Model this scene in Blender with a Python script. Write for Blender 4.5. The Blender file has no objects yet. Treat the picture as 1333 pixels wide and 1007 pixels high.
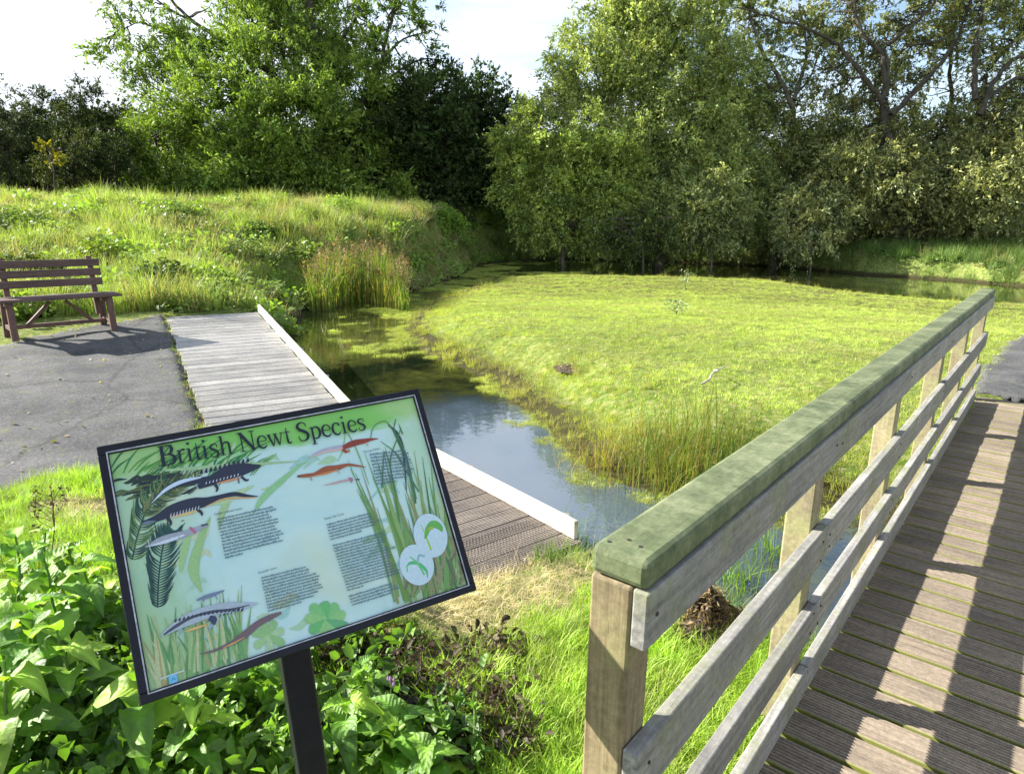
import bpy, math, random
import numpy as np
from mathutils import Vector, Matrix
random.seed(7); rng = np.random.default_rng(7)
sc = bpy.context.scene; COL = sc.collection

# ------------------------------------------------------------------ camera, sky, sun, exposure
W, H, F = 1333, 1007, 884.0
CAM = np.array([0, 0, 1.65])
_p, _r = math.radians(14.0), math.radians(.92)
_fw = np.array([0, math.cos(_p), -math.sin(_p)]); _up0 = np.array([0, math.sin(_p), math.cos(_p)]); _rt0 = np.array([1., 0, 0])
_rt = _rt0 * math.cos(_r) + _up0 * math.sin(_r); _up = -_rt0 * math.sin(_r) + _up0 * math.cos(_r)
cd = bpy.data.cameras.new('camera'); cam = bpy.data.objects.new('camera', cd); COL.objects.link(cam)
cd.sensor_width = 36; cd.lens = 36 * F / W; cd.clip_start = .02; cd.clip_end = 3000
m = Matrix(((_rt[0], _up[0], -_fw[0], CAM[0]), (_rt[1], _up[1], -_fw[1], CAM[1]), (_rt[2], _up[2], -_fw[2], CAM[2]), (0, 0, 0, 1)))
cam.matrix_world = m; sc.camera = cam

SUNV = Vector((-1.718, .493, 1.0)).normalized()
world = bpy.data.worlds.new('World'); sc.world = world; world.use_nodes = True
wn = world.node_tree.nodes; wl = world.node_tree.links
bg = wn['Background']
sky = wn.new('ShaderNodeTexSky'); sky.sky_type = 'NISHITA'; sky.sun_disc = False
sky.sun_elevation = math.radians(29.2); sky.sun_rotation = math.radians(-74)
sky.air_density = 1.0; sky.dust_density = .6; sky.ozone_density = 1.2
bg.inputs['Strength'].default_value = .078
tc = wn.new('ShaderNodeTexCoord'); mp = wn.new('ShaderNodeMapping'); mp.inputs['Scale'].default_value = (1, 1, 3.2)
mp.inputs['Location'].default_value = (.3, .1, .2)
nz = wn.new('ShaderNodeTexNoise'); nz.inputs['Scale'].default_value = 1.7; nz.inputs['Detail'].default_value = 9; nz.inputs['Roughness'].default_value = .6
rp = wn.new('ShaderNodeValToRGB'); rp.color_ramp.elements[0].position = .36; rp.color_ramp.elements[1].position = .56
mx = wn.new('ShaderNodeMix'); mx.data_type = 'RGBA'; mx.inputs['B'].default_value = (5.2, 5.6, 6.2, 1)
wl.new(tc.outputs['Generated'], mp.inputs['Vector']); wl.new(mp.outputs['Vector'], nz.inputs['Vector']); wl.new(nz.outputs['Fac'], rp.inputs['Fac'])
sz = wn.new('ShaderNodeSeparateXYZ'); wl.new(tc.outputs['Generated'], sz.inputs[0]); mz = wn.new('ShaderNodeMapRange'); mz.interpolation_type = 'SMOOTHSTEP'
mz.inputs['From Min'].default_value = .26; mz.inputs['From Max'].default_value = .55; mz.inputs['To Min'].default_value = 1; mz.inputs['To Max'].default_value = .45; wl.new(sz.outputs['Z'], mz.inputs['Value'])
mm = wn.new('ShaderNodeMath'); mm.operation = 'MULTIPLY'; wl.new(rp.outputs['Color'], mm.inputs[0]); wl.new(mz.outputs['Result'], mm.inputs[1])
wl.new(mm.outputs[0], mx.inputs['Factor']); wl.new(sky.outputs['Color'], mx.inputs['A']); wl.new(mx.outputs['Result'], bg.inputs['Color'])

sl = bpy.data.lights.new('sun', 'SUN'); sl.energy = 5.0; sl.angle = math.radians(.5); sl.color = (1, .955, .86)
so = bpy.data.objects.new('sun', sl); COL.objects.link(so); so.rotation_euler = SUNV.to_track_quat('Z', 'Y').to_euler()
sc.view_settings.view_transform = 'Standard'; sc.view_settings.look = 'None'; sc.view_settings.gamma = 1
sc.view_settings.use_curve_mapping = False; sc.view_settings.exposure = 1.68
sc.render.engine = 'CYCLES'

# ------------------------------------------------------------------ helpers
def ray(x, y): return _rt * (x - W / 2) / F - _up * (y - H / 2) / F + _fw
def at(x, y, z):
    d = ray(x, y); return CAM + d * (z - CAM[2]) / d[2]
def atd(x, y, D): return CAM + ray(x, y) * D
def tag(o, label=None, cat=None, group=None, kind=None):
    if label: o['label'] = label
    if cat: o['category'] = cat
    if group: o['group'] = group
    if kind: o['kind'] = kind
    return o
def empty(name, loc, label, cat, group=None, rz=0, kind=None):
    o = bpy.data.objects.new(name, None); COL.objects.link(o); o.location = Vector(loc); o.rotation_euler = (0, 0, rz)
    o.empty_display_size = .1
    return tag(o, label, cat, group, kind)
def link(name, me, parent=None, loc=None, rot=None, scl=None):
    o = bpy.data.objects.new(name, me); COL.objects.link(o)
    if parent: o.parent = parent
    if loc is not None: o.location = Vector(loc)
    if rot is not None: o.rotation_euler = rot
    if scl is not None: o.scale = scl
    return o
def mesh(name, v, f, mat=None, smooth=False):
    me = bpy.data.meshes.new(name); me.from_pydata([tuple(map(float, p)) for p in v], [], f)
    if mat: me.materials.append(mat)
    if smooth: me.polygons.foreach_set('use_smooth', [True] * len(me.polygons))
    me.update(); return me
def npmesh(name, V, F_, mat=None, smooth=False, tint=None):
    """V (n,3); F_ (m,k) constant k"""
    me = bpy.data.meshes.new(name); V = np.asarray(V, np.float32); F_ = np.asarray(F_, np.int32); n, k = F_.shape
    me.vertices.add(len(V)); me.vertices.foreach_set('co', V.ravel())
    me.loops.add(n * k); me.loops.foreach_set('vertex_index', F_.ravel())
    me.polygons.add(n); me.polygons.foreach_set('loop_start', np.arange(0, n * k, k, dtype=np.int32))
    me.polygons.foreach_set('loop_total', np.full(n, k, np.int32))
    if smooth: me.polygons.foreach_set('use_smooth', np.ones(n, bool))
    me.update(calc_edges=True)
    if mat: me.materials.append(mat)
    if tint is not None:
        a = me.attributes.new('tint', 'FLOAT_COLOR', 'POINT'); c = np.ones((len(V), 4), np.float32); c[:, :3] = tint
        a.data.foreach_set('color', c.ravel())
    return me
class MB:
    def __init__(s): s.v = []; s.f = []
    def box(s, c0, c1, M=None):
        b = len(s.v); x0, y0, z0 = c0; x1, y1, z1 = c1
        P = [(x0, y0, z0), (x1, y0, z0), (x1, y1, z0), (x0, y1, z0), (x0, y0, z1), (x1, y0, z1), (x1, y1, z1), (x0, y1, z1)]
        if M is not None: P = [tuple(M @ Vector(p)) for p in P]
        s.v += P; s.f += [(b, b + 3, b + 2, b + 1), (b + 4, b + 5, b + 6, b + 7), (b, b + 1, b + 5, b + 4), (b + 1, b + 2, b + 6, b + 5), (b + 2, b + 3, b + 7, b + 6), (b + 3, b, b + 4, b + 7)]
        return s
    def bar(s, p, q, w, h, up=(0, 0, 1)):
        p = Vector(p); q = Vector(q); d = (q - p); L = d.length; d.normalize(); x = d.cross(Vector(up)); x.normalize(); z = x.cross(d)
        M = Matrix(((x.x, d.x, z.x, p.x), (x.y, d.y, z.y, p.y), (x.z, d.z, z.z, p.z), (0, 0, 0, 1)))
        return s.box((-w / 2, 0, -h / 2), (w / 2, L, h / 2), M)
    def mesh(s, name, mat): return mesh(name, s.v, s.f, mat)
def bevel(o, w=.003, seg=2):
    b = o.modifiers.new('bevel', 'BEVEL'); b.width = w; b.segments = seg; b.limit_method = 'ANGLE'; return o
def tube(pts, rad, sides=6):
    pts = np.asarray(pts, float); n = len(pts); rad = np.broadcast_to(rad, (n,))
    t = np.gradient(pts, axis=0); t /= np.linalg.norm(t, axis=1)[:, None] + 1e-9
    a = np.where(np.abs(t[:, 2:3]) > .9, [[1., 0, 0]], [[0, 0, 1.]]); x = np.cross(t, a); x /= np.linalg.norm(x, axis=1)[:, None]; y = np.cross(t, x)
    an = np.linspace(0, 2 * np.pi, sides, endpoint=False)
    V = (pts[:, None] + rad[:, None, None] * (np.cos(an)[None, :, None] * x[:, None] + np.sin(an)[None, :, None] * y[:, None])).reshape(-1, 3)
    i = np.arange(n - 1)[:, None] * sides; j = np.arange(sides)[None]; k = (j + 1) % sides
    Fq = np.stack([i + j, i + k, i + sides + k, i + sides + j], -1).reshape(-1, 4)
    return V, Fq
def join(parts):
    V = []; Fs = []; b = 0
    for v, f in parts: V.append(v); Fs.append(f + b); b += len(v)
    return np.concatenate(V), np.concatenate(Fs)
def wiggle(p, q, n=8, amp=.1, sag=0):
    p = np.asarray(p, float); q = np.asarray(q, float); t = np.linspace(0, 1, n)[:, None]; L = np.linalg.norm(q - p)
    o = np.cumsum(rng.normal(0, 1, (n, 3)), 0); o -= o[0]; o = o - t * o[-1]
    return p + (q - p) * t + o * amp * L / n + np.array([0, 0, 1]) * (np.sin(t * np.pi) * sag * L)

# ---- materials
def newmat(name):
    mt = bpy.data.materials.new(name); mt.use_nodes = True; nt = mt.node_tree; return mt, nt.nodes, nt.links, nt.nodes['Principled BSDF']
def ramp(n, cols):
    r = n.new('ShaderNodeValToRGB'); e = r.color_ramp.elements
    while len(e) < len(cols): e.new(.5)
    for i, (p, c) in enumerate(cols): e[i].position = p; e[i].color = (*c, 1)
    return r
def noise(n, l, scale, detail=6, rough=.6, vec=None, mscale=None, coord='Object'):
    t = n.new('ShaderNodeTexCoord'); m_ = n.new('ShaderNodeMapping')
    if mscale: m_.inputs['Scale'].default_value = mscale
    l.new(vec if vec else t.outputs[coord], m_.inputs['Vector'])
    z = n.new('ShaderNodeTexNoise'); z.inputs['Scale'].default_value = scale; z.inputs['Detail'].default_value = detail; z.inputs['Roughness'].default_value = rough
    l.new(m_.outputs['Vector'], z.inputs['Vector']); return z
def mixc(n, l, fac, a, b, mode='MIX'):
    x = n.new('ShaderNodeMix'); x.data_type = 'RGBA'; x.blend_type = mode
    for s, v in ((x.inputs['Factor'], fac), (x.inputs['A'], a), (x.inputs['B'], b)):
        if hasattr(v, 'links'): l.new(v, s)
        elif isinstance(v, (int, float)): s.default_value = v
        else: s.default_value = (*v, 1)
    return x.outputs['Result']
def bump(n, l, h, strength, dist, bsdf):
    b = n.new('ShaderNodeBump'); b.inputs['Strength'].default_value = strength; b.inputs['Distance'].default_value = dist
    l.new(h, b.inputs['Height']); l.new(b.outputs['Normal'], bsdf.inputs['Normal']); return b
def simple(name, c, rough=.6, c2=None, scale=20, bs=.3, bd=.003, mscale=None, spec=.4):
    mt, n, l, b = newmat(name); z = noise(n, l, scale, mscale=mscale)
    c2 = c2 or tuple(k * .65 for k in c); r = ramp(n, [(.35, c2), (.65, c)]); l.new(z.outputs['Fac'], r.inputs['Fac']); l.new(r.outputs['Color'], b.inputs['Base Color'])
    b.inputs['Roughness'].default_value = rough; b.inputs['Specular IOR Level'].default_value = spec; bump(n, l, z.outputs['Fac'], bs, bd, b); return mt
def leafmat(name, trans=.35, rough=.45, inst=False, spec=.35, gain=1.0, veins=False):
    mt, n, l, b = newmat(name)
    a = n.new('ShaderNodeAttribute'); a.attribute_name = 'tint'
    if inst: a.attribute_type = 'INSTANCER'
    col = a.outputs['Color']
    oi = n.new('ShaderNodeTexNoise'); oi.inputs['Scale'].default_value = 9; t = n.new('ShaderNodeNewGeometry'); l.new(t.outputs['Position'], oi.inputs['Vector'])
    r = ramp(n, [(.3, (.72, .72, .72)), (.7, (1.25, 1.25, 1.25))]); l.new(oi.outputs['Fac'], r.inputs['Fac'])
    col = mixc(n, l, 1.0, col, r.outputs['Color'], 'MULTIPLY')
    if not inst:
        o2 = n.new('ShaderNodeTexNoise'); o2.inputs['Scale'].default_value = 1.5; o2.inputs['Detail'].default_value = 3; l.new(t.outputs['Position'], o2.inputs['Vector']); r2 = ramp(n, [(.36, (.55, .62, .6)), (.62, (1.3, 1.22, 1.0))]); l.new(o2.outputs['Fac'], r2.inputs['Fac']); col = mixc(n, l, 1.0, col, r2.outputs['Color'], 'MULTIPLY')
    b.inputs['Roughness'].default_value = rough; b.inputs['Specular IOR Level'].default_value = spec
    l.new(col, b.inputs['Base Color'])
    tr = n.new('ShaderNodeBsdfTranslucent'); g = mixc(n, l, 1.0, col, (1.25 * gain, 1.35 * gain, .55 * gain), 'MULTIPLY'); l.new(g, tr.inputs['Color'])
    ms = n.new('ShaderNodeMixShader'); ms.inputs[0].default_value = trans
    l.new(b.outputs[0], ms.inputs[1]); l.new(tr.outputs[0], ms.inputs[2]); l.new(ms.outputs[0], n['Material Output'].inputs['Surface'])
    return mt
M_LEAF = leafmat('tree_leaf', .28, .6, spec=.25)
M_WLEAF = leafmat('willow_leaf', .25, .5, spec=.35)
M_BLADE = leafmat('grass_blade', .38, .5, inst=True)
M_BLADE0 = leafmat('reed_blade', .35, .5)
M_BARK = simple('bark', (.085, .07, .05), .9, (.03, .026, .02), 9, .8, .02, (1, 1, .25))
M_BARKL = simple('bark_pale', (.17, .15, .11), .9, (.06, .055, .04), 9, .8, .02, (1, 1, .25))

# ------------------------------------------------------------------ terrain
BYAW = math.radians(38.7); BD = np.array([math.sin(BYAW), math.cos(BYAW), 0]); BN = np.array([math.cos(BYAW), -math.sin(BYAW), 0])
KYAW = math.radians(-38.14); KD = np.array([math.sin(KYAW), math.cos(KYAW), 0]); KN = np.array([math.cos(KYAW), -math.sin(KYAW), 0])
J = np.array([-1.4217, 5.8765, -.15]); D1 = np.array([-.4976, .8631, .08648]); D1 /= np.linalg.norm(D1)
D1N = np.array([.8664, .4994, 0])
WATER = -.42
SHORE = np.array([(6.6, -1.4), (2.65, 1.7), (1.87, 2.34), (1.3, 2.85), (.98, 3.2), (.62, 3.55), (.42, 3.72), (.1, 3.7), (-.8, 4.6), (-1.6, 5.6), (-2.45, 7.6), (-3.3, 9.2), (-3.7, 10.4),
    (-3.9, 11.5), (-4.5, 14.0), (-4.9, 16.5), (-3.6, 18.3), (-2.6, 20.5), (-2.0, 25.), (-1.6, 30), (1.3, 36), (7.2, 35.2), (12.4, 33.3), (14.6, 28.6), (17, 26.), (18, 24), (30, 14.5), (30, 13), (14.8, 18.2),
    (12.0, 18.8), (10.3, 20.9), (9.1, 24.9), (5.3, 25.6), (1, 25.4), (-.7, 24), (-1.3, 20), (-2.1, 15.8), (-1.97, 12.6), (-1.3, 10.6), (-.55, 9.3), (.0, 8.15), (.48, 6.45), (.82, 5.35), (1.15, 4.95), (1.8, 4.55), (2.4, 4.85), (3.3, 4.1), (8.1, .4)])
def sdist(x, y):
    """distance to the shore line, negative over water"""
    x = np.asarray(x, float); y = np.asarray(y, float); d = np.full(x.shape, 1e9); ins = np.zeros(x.shape, bool)
    A = SHORE; B = np.roll(SHORE, -1, 0)
    for (ax, ay), (bx, by) in zip(A, B):
        ex, ey = bx - ax, by - ay; t = np.clip(((x - ax) * ex + (y - ay) * ey) / (ex * ex + ey * ey), 0, 1)
        d = np.minimum(d, np.hypot(x - ax - t * ex, y - ay - t * ey))
        c = ((ay > y) != (by > y)); xi = ax + (y - ay) / (ey if ey else 1e-9) * ex; ins ^= c & (x < xi)
    return np.where(ins, -d, d)
def ss(a, b, x): t = np.clip((x - a) / (b - a), 0, 1); return t * t * (3 - 2 * t)
def vn(x, y, s, seed=0):
    """cheap smooth noise -1..1"""
    k = seed * 1.7
    return (np.sin(x * s * 1.3 + 1.1 + k + 1.7 * np.sin(y * s * .9 + k)) + np.sin(y * s * 1.7 + 2.3 * k + 1.3 * np.sin(x * s * 1.1 + 4)) + np.sin((x + y) * s * 2.3 + k) * .5 + np.sin((x - 1.6 * y) * s * 3.1 + 2 * k) * .4) / 2.9
def inpoly(x, y, P):
    ins = np.zeros(x.shape, bool); P = np.asarray(P)
    for (ax, ay), (bx, by) in zip(P, np.roll(P, -1, 0)):
        c = ((ay > y) != (by > y)); xi = ax + (y - ay) / ((by - ay) or 1e-9) * (bx - ax); ins ^= c & (x < xi)
    return ins
ISL = SHORE[27:]
def HT(x, y):
    x = np.asarray(x, float); y = np.asarray(y, float)
    sd = sdist(x, y) + .1 * vn(x, y, 2.2, 3) + .05 * vn(x, y, 6, 5)
    al = (x - J[0]) * -.4994 + (y - J[1]) * .8664
    xl = np.interp(y, [5.9, 9.8, 14, 18, 21, 29, 37, 60], [-1.0, -3.3, -4.2, -3.8, -1.8, .1, 3.2, 9])
    left = ss(-.3, .3, xl - x)
    onisl = inpoly(x, y, ISL) * 1.0; dd = np.hypot(x, y)
    G = -.16 + .0868 * np.clip(al, 0, 4.8) * left + 1.45 * ss(5.2, 19, al) * ss(-.2, np.clip(7.5 - .28 * (y - 10), 1.6, 6.5), xl - x) + 1.2 * ss(19, 60, al) * left
    G = G + onisl * (.08 + .10 * np.exp(-((x - 4) ** 2 + (y - 10) ** 2) / 40) - .285 * ss(10, 19, dd)) + .95 * ss(27, 37, dd) * (1 - left) * (1 - onisl)
    rough = ss(5.2, 7, al) * left
    G = G + rough * (.22 * vn(x, y, .9, 1) + .10 * vn(x, y, 2.3, 2)) + .02 * vn(x, y, 3, 4) * ss(0, 1, sd)
    L = .35 + .75 * onisl + 1.2 * rough
    z = WATER + (G - WATER) * ss(0, 1, np.clip(sd, 0, None) / L) + .02 - .5 * ss(0, 1.2, -sd)
    z = np.where(sd > 0, z, WATER + .02 - .5 * ss(0, 1.0, -sd))
    w_ = (x - J[0]) * D1N[0] + (y - J[1]) * D1N[1]; kn_ = x * KN[0] + y * KN[1]; ks = x * KD[0] + y * KD[1]
    ramp_ = ss(-.15, .05, al) * ss(4.62, 4.55, al) * ss(-1.27, -1.12, w_) * ss(.12, .0, w_); legb = ss(2.5, 2.64, ks) * ss(5.75, 5.5, ks) * ss(1.24, 1.38, kn_) * ss(2.6, 2.5, kn_)
    bn_ = x * BN[0] + y * BN[1]; bs_ = x * BD[0] + y * BD[1]; z = np.where((bn_ > -.46) & (bn_ < .8) & (bs_ > .95) & (bs_ < 8.06), np.minimum(z, -.07), z)
    return z - .13 * np.maximum(ramp_, legb)
def hz(x, y): return float(HT(np.array([x]), np.array([y]))[0])
def ground(px, py, off=0):
    """where the sight line of a photo measurement meets the terrain"""
    d = ray(px, py); t = np.concatenate([np.arange(1.2, 12, .02), np.arange(12, 80, .08)]); P = CAM + t[:, None] * d
    k = np.nonzero(P[:, 2] < np.maximum(HT(P[:, 0], P[:, 1]), WATER))[0]; k = k[0] if len(k) else len(t) - 1
    p = P[k].copy(); p[2] = max(hz(p[0], p[1]), WATER) + off; return p
def sp(a, b, n, pw): t = np.linspace(-1, 1, n); return np.where(t < 0, -np.abs(t) ** pw * -a, np.abs(t) ** pw * b)
xs = np.concatenate([-np.geomspace(400, 14, 24)[:-1], np.arange(-14, 20, .14), np.geomspace(20, 400, 24)])
ys = np.concatenate([-np.geomspace(60, 2, 10)[:-1], np.arange(-2, 12, .12), np.arange(12, 40, .25), np.geomspace(40, 700, 24)])
X, Y = np.meshgrid(xs, ys); Z = HT(X, Y); V = np.stack([X, Y, Z], -1).reshape(-1, 3); nx = len(xs)
i = np.arange(len(ys) - 1)[:, None] * nx + np.arange(nx - 1)[None]; Fq = np.stack([i, i + 1, i + nx + 1, i + nx], -1).reshape(-1, 4)
mt, n, l, b = newmat('ground_soil')
z1 = noise(n, l, 1.1, 8, .65); z2 = noise(n, l, 14, 8, .7); z3 = noise(n, l, 60, 4, .7)
ra = ramp(n, [(.3, (.07, .12, .02)), (.5, (.17, .22, .05)), (.62, (.34, .31, .16)), (.75, (.38, .31, .19))]); l.new(z2.outputs['Fac'], ra.inputs['Fac'])
rb = ramp(n, [(.35, (.55, .62, .5)), (.65, (1.1, 1.1, 1))]); l.new(z1.outputs['Fac'], rb.inputs['Fac'])
c = mixc(n, l, 1, ra.outputs['Color'], rb.outputs['Color'], 'MULTIPLY')
geo = n.new('ShaderNodeNewGeometry'); sx = n.new('ShaderNodeSeparateXYZ'); l.new(geo.outputs['Position'], sx.inputs[0])
mr = n.new('ShaderNodeMapRange'); mr.inputs['From Min'].default_value = -.26; mr.inputs['From Max'].default_value = -.36; l.new(sx.outputs['Z'], mr.inputs['Value'])
c = mixc(n, l, mr.outputs['Result'], c, (.05, .045, .02)); l.new(c, b.inputs['Base Color']); b.inputs['Roughness'].default_value = .95; b.inputs['Specular IOR Level'].default_value = .1
bump(n, l, z3.outputs['Fac'], .8, .02, b); M_SOIL = mt
tag(link('ground', npmesh('ground', V, Fq, M_SOIL, True)), kind='structure')

# water
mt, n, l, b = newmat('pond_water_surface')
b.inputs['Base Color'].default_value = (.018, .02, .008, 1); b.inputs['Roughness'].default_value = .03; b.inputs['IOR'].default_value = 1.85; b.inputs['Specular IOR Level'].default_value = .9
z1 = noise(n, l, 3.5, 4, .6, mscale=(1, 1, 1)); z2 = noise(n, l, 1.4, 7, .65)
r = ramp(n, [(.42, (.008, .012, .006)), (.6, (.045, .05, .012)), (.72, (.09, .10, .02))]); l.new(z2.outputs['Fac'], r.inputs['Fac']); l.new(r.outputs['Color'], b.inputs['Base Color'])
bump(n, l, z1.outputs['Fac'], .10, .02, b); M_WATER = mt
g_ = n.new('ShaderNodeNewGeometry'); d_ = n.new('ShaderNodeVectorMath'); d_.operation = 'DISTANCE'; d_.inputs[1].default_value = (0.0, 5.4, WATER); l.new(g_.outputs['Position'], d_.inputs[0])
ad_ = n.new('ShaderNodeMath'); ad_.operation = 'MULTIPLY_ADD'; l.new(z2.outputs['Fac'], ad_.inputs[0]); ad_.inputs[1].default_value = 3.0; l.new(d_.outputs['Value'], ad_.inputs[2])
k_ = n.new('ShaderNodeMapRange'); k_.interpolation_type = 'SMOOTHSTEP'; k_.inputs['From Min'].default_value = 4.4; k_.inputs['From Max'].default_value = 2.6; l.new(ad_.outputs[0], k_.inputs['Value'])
l.new(mixc(n, l, k_.outputs['Result'], r.outputs['Color'], (.058, .080, .105)), b.inputs['Base Color'])  # pale blue near patch: murk tone, with sky reflection painted into the colour
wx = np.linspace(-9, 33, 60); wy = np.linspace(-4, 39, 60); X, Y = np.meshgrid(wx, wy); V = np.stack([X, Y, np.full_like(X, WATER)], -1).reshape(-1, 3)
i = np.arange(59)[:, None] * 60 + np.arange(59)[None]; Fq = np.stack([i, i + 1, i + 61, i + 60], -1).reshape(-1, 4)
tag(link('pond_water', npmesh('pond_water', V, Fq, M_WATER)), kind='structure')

# paths: draped sheets with a ragged, thick edge
def sheet(name, poly, mat, off, step=.06, amp=.05):
    poly = np.asarray(poly); lo = poly.min(0) - .2; hi = poly.max(0) + .2
    gx = np.arange(lo[0], hi[0], step); gy = np.arange(lo[1], hi[1], step); X, Y = np.meshgrid(gx, gy)
    wx_ = X + amp * vn(X, Y, 5, 1) + amp * .5 * vn(X, Y, 17, 2); wy_ = Y + amp * vn(X, Y, 5, 7) + amp * .5 * vn(X, Y, 19, 3)
    k = inpoly((wx_[:-1, :-1] + wx_[1:, 1:]) / 2, (wy_[:-1, :-1] + wy_[1:, 1:]) / 2, poly)
    Z = HT(X, Y) + off; nx = len(gx); ii, jj = np.nonzero(k); a = ii * nx + jj
    Fq = np.stack([a, a + 1, a + nx + 1, a + nx], -1); u, inv = np.unique(Fq, return_inverse=True); V = np.stack([X, Y, Z], -1).reshape(-1, 3)[u]
    me = npmesh(name, V, inv.reshape(Fq.shape), mat, True); o = link(name, me); s = o.modifiers.new('thick', 'SOLIDIFY'); s.thickness = .05; s.offset = -1
    return tag(o, kind='structure')
mt, n, l, b = newmat('asphalt')
z1 = noise(n, l, 55, 10, .85); z2 = noise(n, l, 2.2, 8, .7); z3 = noise(n, l, 9, 9, .75)
r = ramp(n, [(.36, (.03, .03, .033)), (.5, (.092, .092, .095)), (.64, (.20, .20, .20))]); l.new(z1.outputs['Fac'], r.inputs['Fac'])
r2 = ramp(n, [(.35, (.6, .6, .6)), (.65, (1.15, 1.13, 1.1))]); l.new(z2.outputs['Fac'], r2.inputs['Fac'])
c = mixc(n, l, 1, r.outputs['Color'], r2.outputs['Color'], 'MULTIPLY')
r3 = ramp(n, [(.54, (0, 0, 0)), (.68, (.5, .5, .5))]); l.new(z3.outputs['Fac'], r3.inputs['Fac']); c = mixc(n, l, r3.outputs['Color'], c, (.16, .17, .05))
vo = n.new('ShaderNodeTexVoronoi'); vo.feature = 'DISTANCE_TO_EDGE'; vo.inputs['Scale'].default_value = .55; wp = noise(n, l, 2.5, 6, .7); wv = mixc(n, l, .25, n.new('ShaderNodeTexCoord').outputs['Object'], wp.outputs['Color']); l.new(wv, vo.inputs['Vector']); rv = ramp(n, [(.0, (.45, .45, .45)), (.010, (1, 1, 1))]); l.new(vo.outputs['Distance'], rv.inputs['Fac']); c = mixc(n, l, .8, c, rv.outputs['Color'], 'MULTIPLY')
l.new(c, b.inputs['Base Color']); b.inputs['Roughness'].default_value = .85; b.inputs['Specular IOR Level'].default_value = .25; bump(n, l, z1.outputs['Fac'], .7, .006, b); M_ASPH = mt
PLAT_L = [J[:2] + D1[:2] * t - D1N[:2] * 1.20 for t in (0.1, 4.6)]
asph = [ground(*q)[:2] for q in ((268, 560), (240, 584), (195, 600), (120, 618), (60, 624), (0, 650))]
asph += [np.array((-5.6, 3.6)), np.array((-7.5, 6.0))] + [ground(*q)[:2] for q in ((0, 452), (40, 440), (100, 428), (150, 420), (221, 409))]
asph += [PLAT_L[1], PLAT_L[0]]
sheet('asphalt_path', asph, M_ASPH, .012)
def bw(n_, s): return (BN * n_ + BD * s)[:2]
sheet('asphalt_path', [bw(-.5, 8.1), bw(-.55, 9.2), ground(1300, 462)[:2], ground(1333, 436)[:2], (9.6, 12.0), (14, 15), (16, 13), (10, 9.4), bw(.95, 10), bw(.9, 8.1)], M_ASPH, .012)
sheet('approach_path', [bw(-.6, -2.5), bw(-.6, .3), bw(-.48, 1.0), bw(.9, 1.0), bw(1.0, -2.5)], M_ASPH, .14)

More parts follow.
